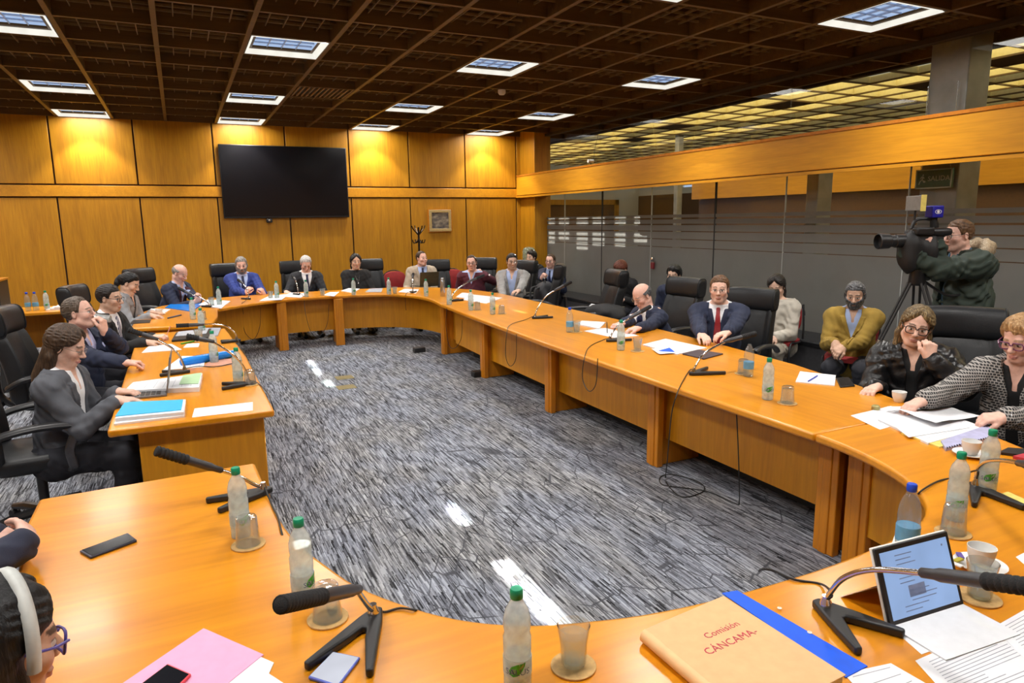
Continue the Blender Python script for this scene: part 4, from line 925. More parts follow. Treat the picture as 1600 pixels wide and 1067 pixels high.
# ---- glass side
PBa=person('bald man in a navy suit bent over his notes, writing',atX(1003,462,4.2),(-.97,.05),hyaw=.05,pitch=.55,lean=.5,skin=PINK,hair=H_salt,style='bald',brow=(.2,.16,.14),glasses=G_thin,top=NAVY,shirt=WHITES,tie=TIEN,
  hands=dict(R=dict(w=W(963,511),d=(-.9,.1,-.1),n=(0,0,-1),curl=.85),L=dict(w=W(982,520),d=(-.95,.35,-.1),curl=.6)))
PY=person('young man with glasses, dark suit and red tie facing the camera',atX(1124,452,4.38),(-.72,-.69),hyaw=-.02,pitch=.02,lean=.08,skin=LIGHT,fat=1.12,hair=H_ltbr,style='short',brow=(.14,.08,.05),glasses=G_thin,top=NAVY,shirt=WHITES,tie=TIER,vest=NAVYV,vdepth=.45,vw=.085,sw=.195,
  hands=dict(R=dict(w=W(1098,535),d=(-.25,-.95,-.15),curl=.45),L=dict(w=W(1120,543),d=(-.9,.2,-.15),curl=.5)))
PL=person('woman in a black leather jacket leaning her cheek on her fist',atX(1432,510,4.06),(-.84,-.54),hyaw=.05,pitch=.12,roll=-.18,lean=.2,side=.05,near=True,skin=LIGHT,sw=.172,hair=H_high,style='long',hairx=LONG(-.22,.072,.034),brow=(.10,.06,.035),glasses=G_big,top=LEATH,shirt=BLACKC,garment='coat',noise=.006,off=.024,hs=.97,
  hands=dict(L=dict(w=atX(1453,560,3.92),d=(.02,.06,1),n=(.5,.85,0),curl=1.25,pole=(-.6,.4,-.6)),R=dict(w=W(1372,604),d=(-.9,-.1,-.1),curl=.4)))
PO=person('older woman with short blond hair in a grey patterned cardigan',atX(1596,530,4.0),(-.93,-.2),hyaw=-.22,pitch=.3,lean=.3,near=True,skin=PINK,sw=.175,fat=1.05,hair=H_blond,style='thick',brow=(.30,.2,.12),glasses=G_pur,lips=(.55,.2,.18),top=KNIT,garment='coat',shirt=BLACKC,noise=.004,off=.02,hs=.97,
  hands=dict(R=dict(w=atX(1442,626,3.52),d=(-.9,.15,-.25),n=(.1,0,-1),curl=.55,pole=(.5,-.2,-.8)),L=dict(w=at(1568,652,.80),d=(-.7,.55,-.1),n=(.2,.3,-1),curl=.7)))
# ---- left side
PL1=person('balding man in a navy suit over a maroon sweater at the far left corner',atY(281,427,10.55),(.80,-.6),hyaw=.12,pitch=.5,lean=.32,skin=PINK,fat=1.08,hair=H_grey,style='bald',brow=(.2,.17,.15),top=NAVY,shirt=LBLUE,tie=None,vest=MARV,vdepth=.4,vw=.09,
  hands=dict(R=dict(w=atY(303,474,10.15),d=(.5,.1,.5),n=(-.3,.6,.2),curl=1.0),L=dict(w=atY(312,470,10.2),d=(.1,-.2,.6),n=(-.6,-.3,0),curl=1.1)))
PL2=person('woman with dark tied hair and a grey jacket reading at the left corner table',atY(203,443,9.2),(.95,-.3),hyaw=.02,pitch=.48,lean=.25,skin=OLIVE,sw=.165,hair=H_black,style='bun',hairx=[((0,-.10,.0),(0,-.13,-.05),.045,.03),((0,-.12,.03),(0,-.135,-.02),.03,.03),((.02,-.12,-.05),(.03,-.13,-.2),.03,.015)],brow=(.02,.012,.01),top=GREYC,garment='coat',shirt=BLACKC,
  hands=dict(R=dict(w=W(236,493),d=(.95,-.2,-.1),curl=.4),L=dict(w=W(238,488),d=(.9,-.4,-.1),curl=.5)))
PL3=person('man with dark hair, glasses and a striped tie writing at the left table',atY(172,466,7.15),(.93,-.36),hyaw=-.05,pitch=.1,lean=.12,skin=OLIVE,fat=1.1,hair=H_dark,style='short',brow=(.03,.02,.015),glasses=G_blk,top=BLACKC,shirt=WHITES,tie=TIES,tiew=.045,beard=.5,
  hands=dict(R=dict(w=W(228,535),d=(.95,.2,-.05),curl=.55),L=dict(w=W(240,527),d=(.9,-.3,.1),n=(0,.3,-1),curl=.9)))
PL4=person('man in a navy suit drinking water at the left table',atY(124,489,6.15),(.93,-.36),hyaw=.12,pitch=-.12,lean=.02,near=True,skin=PINK,fat=1.1,hair=H_grbr,style='reced',brow=(.12,.08,.05),glasses=G_thin,top=NAVY,shirt=LAV,
  hands=dict(L=dict(w=atY(163,518,5.95),d=(.0,.02,1),n=(-.75,.3,0),curl=.95,pole=(-.6,.4,-.7)),R=dict(w=W(222,574,.78),d=(.95,.15,-.05),n=(0,-.2,-1),curl=.9)))
PL5=person('woman with long dark brown hair in a grey blazer typing on a laptop',atY(104,541,4.74),(.97,-.25),hyaw=.0,pitch=.38,lean=.10,near=True,skin=LIGHT,sw=.17,hair=H_brown,style='long',hairx=LONG(-.25,.066,.034),brow=(.04,.025,.018),glasses=G_thin,lips=(.5,.17,.17),top=GREYB,shirt=WHITES,vdepth=.42,hs=.97,
  hands=dict(R=dict(w=W(184,625,.785),d=(.97,.1,-.1),curl=.35),L=dict(w=W(183,612,.785),d=(.95,-.1,-.1),curl=.4)))
PN=person('person in a navy jacket with folded arms at the lower left edge',(-.86,2.42,1.25),(.95,.3),pitch=.1,lean=.22,near=True,skin=PINK,hair=H_brown,style='short',top=cloth('dark_navy_jacket',(.014,.018,.04)),garment='coat',shirt=BLACKC,
  hands=dict(R=dict(w=at(45,846,.83),d=(-.25,1,.25),n=(-.8,-.2,-.5),curl=.35,pole=(.5,.2,-.8)),L=dict(w=at(5,838,.80),d=(.2,-1,0),curl=.4)))
d=ray(-8,1014)*1.27; hp_=Vector((d.x,d.y,EYE+d.z))
PH=person('woman with black hair and a pale headband at the lower left corner',hp_,(.88,.46),hyaw=.0,pitch=.18,lean=.15,near=True,skin=TAN,sw=.17,hair=H_black,style='long',hairx=LONG(-.22,.07,.036)+[((.066,-.015,.05),(.074,.004,-.05),.026,.026),((.074,.004,-.05),(.070,.02,-.24),.026,.028),((.075,-.04,.0),(.075,-.03,-.24),.03,.035)],brow=(.02,.012,.01),glasses=G_blue,top=BLACKC,garment='crew')
rt=PH['root']; g=MB(); h0=PH['h0']; Rh=PH['Rh']; 
g.tube([tuple(h0+Rh@A3((.104*math.sin(t),.028-.012*math.cos(t),.008+.131*math.cos(t)))) for t in np.linspace(-1.75,1.75,24)],.009,10,flat=((0,1,0),1.35)); g.build('headband',mat('pale_grey_headband',(.50,.52,.50),.6),rt)
# ---- second row along the glass
person('dark haired boy seated at the glass behind the man in the grey blazer',atX(830,402,6.0),(-.9,-.4),pitch=.05,skin=OLIVE,hair=H_dark,style='thick',top=BLACKC,garment='crew',sw=.165)
person('balding man with glasses in a dark jacket seated at the glass near the far corner',atX(860,408,5.95),(-.8,-.6),pitch=.03,skin=PINK,hair=H_brown,style='reced',glasses=G_blk,top=NAVY,shirt=LBLUE,tie=TIEN,brow=(.1,.06,.04),
  hands=dict(R=dict(w=atX(846,435,5.6),d=(.2,-.6,.7),n=(.7,.4,0),curl=1.0)))
person('person with auburn hair, head bowed, behind the empty chair',atX(970,421,5.95),(-.9,-.3),pitch=.75,lean=.3,skin=LIGHT,hair=H_red,style='thick',top=BLACKC,garment='crew',sw=.165)
person('dark haired young man with glasses seated at the glass behind the bald man',atX(1053,430,5.85),(-.85,-.5),pitch=.12,skin=OLIVE,hair=H_black,style='thick',glasses=G_blk,top=NAVY,garment='crew',sw=.17)
PWw=person('woman in a cream knit with long dark hair seated at the glass',atX(1213,448,5.8),(-.9,-.42),hyaw=.1,pitch=.35,roll=.05,lean=.1,skin=OLIVE,sw=.165,hair=H_dark,style='long',hairx=LONG(-.22,.06,.03),top=CREAM,garment='crew',trouser=cloth('beige_trousers',(.36,.32,.26)),noise=.005,off=.022,
  hands=dict(R=dict(w=atX(1200,530,5.55),d=(-.8,-.3,-.3),curl=.5),L=dict(w=atX(1210,527,5.6),d=(-.7,-.1,-.4),curl=.5)))
PYe=person('man in a mustard cardigan with grey hair and dark beard seated at the glass',atX(1336,461,5.75),(-.84,-.54),hyaw=.0,pitch=.25,lean=.02,near=True,skin=TAN,fat=1.12,hair=H_salt,style='short',beard=1.2,brow=(.03,.025,.02),top=OLIVEK,shirt=LBLUE,garment='jacket',vdepth=.24,vw=.07,off=.018,
  hands=dict(R=dict(w=atX(1305,535,5.4),d=(-.25,-.6,-.5),n=(.4,.3,-.6),curl=.8),L=dict(w=atX(1318,542,5.42),d=(-.7,.1,-.4),n=(.3,.3,-.7),curl=.7)))
FURM=hairmat('fur_trim',(.36,.27,.17),(.62,.52,.38))
PC=person('camera operator in a dark green parka with a fur trimmed hood',atX(1497,368,5.5),(-.86,.36),hyaw=.0,pitch=.05,lean=.12,near=True,stand=True,skin=PINK,fat=1.15,sw=.20,hair=H_ltbr,style='crop',brow=(.2,.13,.08),glasses=G_blk,top=PARKA,shirt=CHECK,garment='coat',off=.036,noise=.008,L=.54,beard=.5,
  hands=dict(L=dict(w=atX(1412,392,4.98),d=(.35,-.05,.55),n=(.8,.3,0),curl=.7,pole=(-.5,.2,-.85)),R=dict(w=atX(1466,385,5.15),d=(-.75,.2,.35),n=(-.2,.75,0),curl=.7,pole=(.6,0,-.8))),reach=1.12)
rt=PC['root']; N=PC['N']; up=PC['up']; g=MB(); rng=np.random.RandomState(3)
ring=[tuple(N+A3((.15*math.cos(t),-.085+.11*math.sin(t)*1.0,.045-.045*math.sin(t)))) for t in np.linspace(-.15*PI-PI*.0,1.15*PI,20)]
ring=[tuple(N+A3((.155*math.cos(t),-.03-.12*math.sin(t),.03+.055*math.sin(t)))) for t in np.linspace(-.1*PI,1.1*PI,22)]
g.tube(ring,[.028+.030*math.sin(PI*i/21)**.5 for i in range(22)],12)
fur=g.build('fur_hood_trim',FURM,rt); me=fur.data
for v_ in me.vertices: v_.co+=Vector(rng.uniform(-.012,.012,3))
g=MB(); g.tube([tuple(N+A3((.11*math.cos(t),-.07-.10*math.sin(t),-.03-.05*math.sin(t)))) for t in np.linspace(0,PI,14)],[.05+.05*math.sin(PI*i/13) for i in range(14)],14); g.build('hood',PARKA,rt)
# chairs of the second row
for pr,l in ((PWw,'red stacking chair under the woman in the cream knit'),(PYe,'red stacking chair under the man in the mustard cardigan')):
    o=pr['root']; th=o.rotation_euler.z+PI/2; f=Vector((math.cos(th),math.sin(th))); redc(o.location.x+f.x*.05,o.location.y+f.y*.05,(f.x,f.y),l)
# ================================================================== microphones
M_foam=mat('black_windscreen',(.012,.012,.013),.9,.2,30,.5,300); M_grey=mat('dark_grey_mic_body',(.05,.05,.055),.35,metal=.3); M_cable=mat('black_cable',(.010,.010,.010),.5)
def hit(px,py,P,u):   # pixel ray meets the vertical plane through P along u
    n=Vector((u.y,-u.x,0)); d=ray(px,py); E0=Vector((0,0,EYE)); t=(P-E0).dot(n)/d.dot(n); return E0+d*t
def mic(label,piv,u=None,feet=None,stem=None,mlen=.16,cable=None,grp='gooseneck table microphones',wide=.42,fl=.19,upward=.0,scale=1.0):
    P=at(*piv,T)
    if feet: F=at(*feet,T); u=(F-P); u.z=0; u.normalize()
    else: u=Vector((*u,0)).normalized()
    t=thing('table_microphone',label,'microphone',P,math.atan2(u.y,u.x),grp)
    I=Matrix.Rotation(-math.atan2(u.y,u.x),3,'Z'); L=lambda w:I@(Vector(w)-P)
    # boomerang foot, apex at the pivot
    a=wide; out=[]
    for s in (1,-1):
        d=Vector((math.cos(a*s),math.sin(a*s),0)); n=Vector((-d.y,d.x,0))*s
        out.append((d,n))
    pts=[]; d,n=out[0]; o0=Vector((-.035,0,0))
    k=[(d*fl+n*.010),(d*fl-n*.008),(d*.11-n*.016),Vector((.062,.006,0))]
    up_=[o0+Vector((0,.012,0)),d*.03+n*.024,d*.10+n*.019]+k
    pts=[(p.x,p.y) for p in up_]+[(p.x,-p.y) for p in reversed(up_)]
    MB().prism(pts,.001,.024).build('base',M_black,t,bevel=.007,seg=3)
    MB().lathe([(.017,.02),(.016,.03),(.010,.045),(.010,.05)],14).build('socket',M_chrome,t)
    if stem and len(stem[0])==2 and not isinstance(stem[0][0],float): S=[L(hit(px,py,P,u)) for px,py in stem]
    else: S=[Vector((a_,0,b_)) for a_,b_ in (stem or ((.02,.13),(.09,.20),(.20,.24),(.34,.265)))]
    S=[Vector((p.x,0,max(p.z,.03))) for p in S]
    tip=S[-1]; neck=S[:-1]
    path=spline([Vector((0,0,.03))]+neck,6); g=MB().tube(path,.0075,10); go=g.build('gooseneck',M_chrome,t)
    h=(tip-neck[-1]); ln=h.length; h.normalize(); b=neck[-1]; R=h.to_track_quat('Z','Y').to_matrix().to_4x4(); R.translation=b
    MB().lathe([(.008,-.02),(.012,-.015),(.0125,.015),(.016,.03),(.0165,ln*.52)],16,R).build('microphone_body',M_grey,t)
    pr=[]; z=ln*.5
    while z<ln*.97: pr+=[(.0165,z),(.0195,z+.004),(.0195,z+.010),(.0170,z+.013)]; z+=.015
    pr+=[(.019,ln*.97),(.016,ln*.99),(.008,ln)]
    MB().lathe(pr,16,R).build('windscreen',M_foam,t)
    if cable:
        cp=[L(Vector(c)) for c in cable]; MB().tube(spline([Vector((-.005,0,.035))]+cp,5),.0035,6).build('cable',M_cable,t)
    return t
tb=lambda *p:[at(x,y,T+.006) for x,y in p]
hx=lambda X,*p:[atX(x,y,X) for x,y in p]
hy=lambda Y,*p:[atY(x,y,Y) for x,y in p]
mic('black gooseneck microphone at the near left, head pointing left over a white phone',(584,970),feet=(532,1048),stem=[(574,945),(557,921),(437,945)],cable=tb((600,956),(625,950),(648,953))+[at(655,955,.70)],fl=.24,wide=.34)
mic('large black gooseneck microphone bending right in front of the tablet',(1289,957),feet=(1386,1016),stem=[(1298,925),(1320,902),(1365,890),(1450,896),(1640,921)],cable=[at(1300,930,.80)]+tb((1285,913),(1240,905),(1210,892),(1192,889))+[at(1186,892,.66)],fl=.19,wide=.45)
mic('black gooseneck microphone behind the bottle on the near left table',(412,772),u=(-1,-.3),stem=[(398,757),(375,745),(340,733),(243,704)],cable=tb((424,787),(434,808),(440,832))+[at(446,850,.70)],fl=.21,wide=.32)
mic('gooseneck microphone near the inner edge of the left table',(388,602),u=(-1,.05),stem=[(385,582),(368,557),(330,533),(291,525)],cable=tb((402,598),(417,612),(424,628))+[at(428,640,.66)],fl=.18,wide=.45)
mic('gooseneck microphone reaching towards the man drinking water',(289,583),u=(-1,.1),stem=[(287,570),(274,548),(243,529),(200,515)],cable=tb((310,572),(335,573),(362,568),(378,563)),fl=.17,wide=.4)
mic('gooseneck microphone at the far end of the left table, lying nearly level',(370,534),u=(-1,.0),stem=[(368,522),(356,511),(338,507),(315,507),(275,509)],cable=tb((378,545),(386,556)),fl=.14,wide=.3)
mic('gooseneck microphone before the balding man at the far left corner',(328,480),u=(-.6,.8),stem=[(325,473),(312,464),(300,461),(279,450)],cable=tb((336,477))+hy(9.9,(341,480),(343,487)),fl=.12,wide=.3)
ST=((.01,.10),(.05,.17),(.12,.225),(.24,.27))
mic('gooseneck microphone before the bearded man in the blue suit',(389,468),u=(-.45,.9),stem=ST,cable=tb((381,472),(378,474))+hy(10.08,(380,487),(382,517),(396,530),(406,510),(407,480)),fl=.13,wide=.35)
mic('gooseneck microphone before the white haired man at the far table',(466,461),u=(-.1,1),stem=ST,cable=tb((474,463))+hy(10.15,(477,487),(485,517),(497,527),(511,507),(514,475)),fl=.13,wide=.35)
mic('gooseneck microphone before the man in the beige blazer',(645,458),u=(.35,.9),stem=ST,cable=tb((634,460))+hy(10.05,(634,482),(637,500),(639,512)),fl=.13,wide=.35)
mic('gooseneck microphone before the man in the maroon sweater',(706,471),u=(.95,.3),stem=[(708,459),(717,450),(732,440),(756,430)],cable=tb((699,474))+hx(2.97,(698,484),(697,510),(702,540),(712,543),(721,527),(722,500)),fl=.17,wide=.3)
mic('gooseneck microphone before the empty turned chair on the glass side',(836,498),u=(1,0),stem=[(840,482),(852,464),(868,453),(893,440)],cable=tb((822,499),(798,507))+hx(2.80,(792,520),(790,555),(797,572),(806,560),(807,522)),fl=.2,wide=.3)
mic('gooseneck microphone before the bald man writing',(953,534),u=(1,0),stem=[(958,518),(968,507),(985,496),(1016,479)],cable=tb((940,532),(922,541))+hx(2.71,(914,556),(910,590),(920,611),(931,600),(934,560)),fl=.2,wide=.3)
mic('gooseneck microphone before the man in the red tie, its cable coiled on the carpet',(1084,586),u=(1,.0),stem=[(1088,570),(1102,551),(1135,533),(1181,521)],fl=.22,wide=.42,
  cable=tb((1078,578),(1066,597))+hx(2.68,(1057,618),(1049,650),(1042,727))+[at(x,y,.006) for x,y in ((1040,745),(1043,757),(1065,776),(1095,770),(1100,760),(1085,750),(1050,741),(1032,745),(1035,757),(1070,762),(1110,769),(1150,787))]+[at(1155,783,.02)]+hx(2.9,(1155,753),(1153,690),(1150,632)))
mic('gooseneck microphone at the right edge leaning out of the picture',(1524,766),feet=(1566,800),stem=[(1527,735),(1540,722),(1565,719),(1595,724),(1680,738)],cable=[at(1527,735,.83)]+tb((1495,745),(1465,752),(1438,768))+[at(1434,778,.66)],fl=.2,wide=.42)
# ================================================================== bottles, glasses, cups
M_cap=mat('green_cap',(.0,.26,.13),.4); M_capb=mat('blue_cap',(.01,.06,.55),.4); M_lab=glassmat('translucent_label',(.9,.95,.95),.5,.2,haze=.55,hazec=(.72,.80,.84)); M_leaf=mat('green_leaf_print',(.05,.35,.03),.6); M_ink=mat('dark_blue_print',(.05,.07,.15),.6); M_labb=mat('blue_label',(.10,.30,.50),.5)
def bottle_proto(kind):
    t=thing('water_bottle','x','water bottle')
    if kind=='g': pr=[(.026,.0),(.031,.004),(.0325,.012),(.0325,.085),(.0315,.092),(.0325,.10),(.0325,.135),(.0295,.145),(.0315,.158),(.0315,.178),(.026,.200),(.017,.216),(.0125,.224),(.0125,.232)]
    else: pr=[(.027,.0),(.033,.004),(.0345,.014),(.033,.04),(.034,.05),(.034,.105),(.0325,.118),(.0335,.135),(.031,.165),(.023,.192),(.0145,.208),(.0125,.214),(.0125,.222)]
    zt=pr[-1][1]
    MB().lathe(pr,22).build('bottle_body',M_bottle if kind=='g' else M_bottle2,t)
    MB().lathe([(.0138,zt-.006),(.0152,zt-.004),(.0152,zt+.014),(.013,zt+.018)],18).build('cap',M_cap if kind=='g' else M_capb,t)
    zw=.172 if kind=='g' else .10; w=[(max(.001,r-.0018),z+.001) for r,z in pr if z<zw]+[(np.interp(zw,[z for r,z in pr],[r for r,z in pr])-.0018,zw)]
    MB().lathe(w,22).build('water',M_water,t)
    lb=MB().lathe([(.0330 if kind=='g' else .0345,.045 if kind=='g' else .055),(.0332 if kind=='g' else .0347,.047 if kind=='g' else .057),(.0332 if kind=='g' else .0347,.086 if kind=='g' else .102),(.033 if kind=='g' else .0345,.088 if kind=='g' else .104)],22).build('label',M_lab if kind=='g' else M_labb,t)
    if kind=='g':
        r=.0335
        cu=bpy.data.curves.new('lettering','FONT'); cu.body='SALUS'; cu.size=.021; cu.align_x='CENTER'; cu.align_y='CENTER'; cu.resolution_u=2
        o=bpy.data.objects.new('tmp',cu); C.objects.link(o); me=bpy.data.meshes.new_from_object(o.evaluated_get(bpy.context.evaluated_depsgraph_get())); bpy.data.objects.remove(o); bpy.data.curves.remove(cu)
        for v in me.vertices: a=v.co.x/r; v.co=Vector((math.sin(a)*(r+.0016),-math.cos(a)*(r+.0016),.063+v.co.y))
        me.materials.clear(); me.materials.append(M_ink); o=bpy.data.objects.new('lettering',me); C.objects.link(o); o.parent=lb
        pts=[(-.018,-.010),(-.02,.0),(-.014,.010),(-.002,.016),(.012,.018),(.019,.020),(.017,.010),(.010,-.002),(.0,-.012),(-.010,-.015)]
        v=[]; 
        for x,y in pts: a=x/r; v.append((math.sin(a)*(r+.0003),-math.cos(a)*(r+.0003),.066+y))
        v.append((0,-(r+.0003),.066)); MB().add(v,[(i,(i+1)%10,10) for i in range(10)]).build('leaf_print',M_leaf,lb,smooth=0)
    return t
_bp={}
def bottle(px,py,label,kind='g',z=T,Y=None,turn=0):
    p=at(px,py,z) if Y is None else Vector((*atY(px,py,Y)[:2],z)); rz=math.atan2(p.y,p.x)-PI/2+turn
    if kind not in _bp: o=_bp[kind]=bottle_proto(kind); o.location=p; o.rotation_euler=(0,0,rz); o['label']=label; o['group']='plastic water bottles'
    else: o=dup(_bp[kind],p,rz,label,'plastic water bottles')
    return o
for px,py,l,k,tr in ((809,1075,'green capped water bottle closest to the camera, at the inner edge beside an upright tumbler','g',0),(475,938,'green capped bottle behind the near left microphone head','g',.9),(377,838,'green capped bottle behind an upturned tumbler on the near left table','g',.5),
  (373,600,'green capped bottle beside the microphone foot on the left table','g',1.5),(335,566,'green capped bottle standing by the rolled blue folder','g',1.2),(302,499,'green capped bottle on the far left corner table','g',1),(343,477,'bottle in front of the bearded man in blue, left of his microphone','g',1),
  (433,466,'bottle between the bearded man and the white haired man','g',.8),(479,464,'bottle before the white haired man, right of his microphone','g',.5),(553,461,'bottle before the woman in black','g',.4),(608,460,'bottle left of the man in the beige blazer','g',.6),(666,463,'bottle in front of the dark laptop lid','g',.7),
  (702,476,'bottle beside the steel flask, behind the far right microphone','g',.9),(736,485,'green capped bottle before the man in the maroon sweater','g',.8),(770,491,'green capped bottle before the man in the grey blazer','g',.7),(890,519,'blue capped bottle before the empty chair','b',0),
  (970,547,'green capped bottle before the bald man writing','g',.2),(1199,624,'green capped bottle beside a lone upturned tumbler on the glass side table','g',.3),(1492,812,'green capped bottle behind an upturned tumbler at the lower right','g',.1),(1541,768,'green capped bottle by the white cup and saucer at the right edge','g',.2),
  (1415,868,'blue capped bottle half hidden behind the tablet','b',0),(1169,588,'half full bottle with no cap behind a tumbler','n',0),(316,520,'green capped bottle at the far end of the left table','g',1)):
    if k=='n':
        o=bottle(px,py,l,'b',turn=tr)
        for c in list(o.children):
            if c.name.split('.')[0]=='cap': bpy.data.objects.remove(c)
    else: bottle(px,py,l,k,turn=tr)
for px,py,l,k in ((42,466,'clear bottle on the side desk nearest the black cabinet','b'),(54,465,'second clear bottle on the side desk','b'),(71,462,'green capped bottle on the side desk','g')):
    bottle(px,py,l,k,z=.74,Y=10.55)
M_cork=mat('cork_coaster',(.52,.32,.12),.8,.2,60)
def glass_proto(kind):
    t=thing('tumbler','x','glass'); mb=MB()
    if kind=='inv': pr=[(.040,.0),(.0385,.003),(.033,.088),(.031,.096),(.024,.0985),(.0,.099)]; inn=[(.0,.085),(.030,.083),(.0365,.001)]; mb.lathe([(max(r,.0005),z) for r,z in pr[:1]+[(.0365,.035),(.0345,.06)]+pr[2:]],44); mb.lathe([(max(r,.0005),z) for r,z in inn],22)
    else: pr=[(.0005,.0),(.024,.001),(.029,.006),(.0325,.06),(.040,.105),(.0385,.105),(.031,.06),(.027,.012),(.0005,.012)]; mb.lathe(pr,44)
    for i_,v_ in enumerate(mb.v):
        x,y,z=v_; r=math.hypot(x,y); lo_=z>.045 if kind=='inv' else z<.055
        if r>.02 and lo_: q=1+.035*math.cos(11*math.atan2(y,x)); mb.v[i_]=(x*q,y*q,z)
    mb.build('glass_body',M_tumbler,t)
    if kind=='up': MB().lathe([(.0005,.013),(.0268,.0135),(.0305,.060),(.034,.082),(.0005,.083)],20).build('water',M_water,t)
    return t
_gp={}
def tumbler(px,py,label,kind='inv',z=T+.006,co=None):
    p=at(px,py,z)
    if kind not in _gp: o=_gp[kind]=glass_proto(kind); o.location=p; o['label']=label; o['group']='glass tumblers'
    else: o=dup(_gp[kind],p,0,label,'glass tumblers')
    if co: coaster(p,co)
    return o
_co=[]
def coaster(p,label):
    if not _co: o=MB().lathe([(.054,0),(.055,.001),(.055,.0045),(.054,.0055)],28).build('coaster',M_cork); _co.append(o); tag(o,label,'coaster','round cork coasters')
    else: o=_co[0].copy(); C.objects.link(o); o['label']=label
    o.location=(p.x,p.y,T)
for px,py,k,l in ((388,849,'inv','upturned tumbler in front of the bottle on the near left table'),(512,964,'inv','upturned tumbler behind the near left microphone head'),(896,1038,'up','upright tumbler of water beside the closest bottle'),(1489,831,'inv','upturned tumbler in front of the lower right bottle'),(1530,932,'up','water tumbler behind the mic to the right of the tablet'),
  (1230,629,'inv','lone upturned tumbler beside the green capped bottle on the glass side table'),(1161,583,'inv','upturned tumbler in front of the bottle with no cap'),(996,548,'up','water tumbler right of the bottle before the bald man'),(784,490,'inv','upturned tumbler before the man in the grey blazer'),(746,484,'inv','upturned tumbler before the man in the maroon sweater'),
  (901,518,'up','water tumbler beside the blue capped bottle'),(391,600,'inv','upturned tumbler by the green capped bottle on the left table'),(317,499,'inv','upturned tumbler beside the bottle on the far left corner table'),(311,532,'up','water tumbler at the far end of the left table')):
    tumbler(px,py,l,k,co='round cork coaster under the '+l.replace('upturned ','').replace('upright ','').replace('lone ',''))
for px,py,l in ((423,466,'small tumbler before the bearded man'),(504,462,'small tumbler before the white haired man'),(617,459,'small tumbler left of the man in beige'),(331,477,'small tumbler by the papers of the balding man')): tumbler(px,py,l,'up',z=T)
# the glass held by the drinking man
hd=PL4['hd'][-1]; rt=PL4['root']; bpy.context.view_layer.update()
m_=rt.matrix_world; Wp=m_@Vector(hd[1]); mo=m_@Vector(PL4['h0']+PL4['Rh']@A3((0,.093,-.066)))
gd=(Wp+Vector((0,0,.10))-mo); gd=Vector((.93,-.30,-.10)).normalized(); o=dup(_gp['up'],mo+gd*.118+Vector((0,0,.012)),0,'tumbler held to the mouth of the drinking man in the navy suit','glass tumblers',recolor={'glass_body':M_tumbler2})
o.rotation_mode='QUATERNION'; o.rotation_quaternion=(-gd).to_track_quat('Z','Y')
M_china=mat('white_china',(.80,.80,.78),.25,.03)
def cup(px,py,label,saucer=None,extra=False):
    p=at(px,py,T)
    if saucer:
        s=tag(MB().lathe([(.035,.0),(.045,.004),(.070,.014),(.071,.016),(.044,.007),(.001,.006)],26).build('saucer',M_china,loc=p),saucer,'saucer')
        p=p+Vector((0,0,.0075))
    t=thing('coffee_cup',label,'cup',p,.6)
    MB().lathe([(.022,.0),(.026,.004),(.036,.035),(.039,.062),(.0375,.062),(.034,.035),(.024,.007),(.001,.006)],24).build('cup_body',M_china,t)
    MB().tube(spline([(.037,0,.052),(.056,0,.05),(.058,0,.03),(.034,0,.020)]),.0042).build('handle',M_china,t)
    return p
cup(249,492,'white cup in front of the woman with tied hair','white saucer under the cup at the far left corner table')
tag(MB().tube([at(262,497,T+.008),at(283,492,T+.008)],.008).build('sachet',M_ink),'dark sugar sachet beside the saucer at the left corner','sachet')
cup(1404,628,'white cup behind the hand of the woman in the patterned cardigan')
cup(1516,712,'white cup by the two bottles at the right edge','white saucer under the cup at the right edge')
cup(1531,887,'white cup on a saucer behind the tablet, right of it','white saucer behind the tablet with sweet wrappers')
for k,(px,py,c) in enumerate(((1497,876,(.4,.35,.02)),(1500,869,(.10,.06,.30)),(1494,883,(.75,.75,.75)))):
    p=at(px,py,T+.017); tag(MB().box(-.018,.018,-.008,.008,0,.006,Matrix.Rotation(k*.8,4,'Z')).build('sweet_wrapper',mat('wrapper_%s'%'abc'[k],c,.5),loc=p,bevel=.002),('yellow','purple','white')[k]+' sweet wrapper on the saucer behind the tablet','wrapper')
# ================================================================== papers, folders, devices
def quad(name,label,cat,px,z=T,th=.0015,m=None,lines=0,group=None,lm=None,bev=0,parent=None):
    P=[at(x,y,z+th) for x,y in px]; c=sum(P,Vector())/len(P)
    q=[(p.x-c.x,p.y-c.y) for p in P]
    o=MB().prism(q,0.0005,th).build(name,m or M_paper,loc=(c.x,c.y,z),bevel=bev,smooth=30)
    if label: tag(o,label,cat,group)
    if lines and len(q)==4:
        g=MB(); A,B,Cc,D=[Vector((*p,th+.0003)) for p in q]; rg=random.Random(len(label))
        for k in range(lines):
            v=.12+.76*k/max(1,lines-1); l=A.lerp(D,v); r=B.lerp(Cc,v); e=.88 if rg.random()<.7 else rg.uniform(.35,.8); a=l.lerp(r,.10); b=l.lerp(r,e); w=(D-A).normalized()*.0011
            g.add([a-w,b-w,b+w,a+w],[(0,1,2,3)])
        g.build('printed_lines',lm or M_print,o,smooth=0)
    return o
M_print=mat('grey_print',(.32,.33,.38),.8); M_pink=mat('pink_card',(.78,.38,.58),.7,.03); M_manila=mat('manila_card',(.74,.46,.22),.65,.05); M_bluef=mat('bright_blue_card',(.0,.10,.80),.5,.05); M_cyan=mat('sky_blue_card',(.03,.42,.72),.6,.04); M_green=mat('pale_green_card',(.42,.62,.36),.7,.05); M_bluep=mat('blue_plastic_sleeve',(.0,.20,.72),.25,.08); M_yel=mat('yellow_card',(.75,.62,.15),.7); M_dark=mat('dark_folio',(.05,.035,.045),.5); M_red=M_red; M_pinkish=mat('peach_card',(.62,.30,.20),.6)
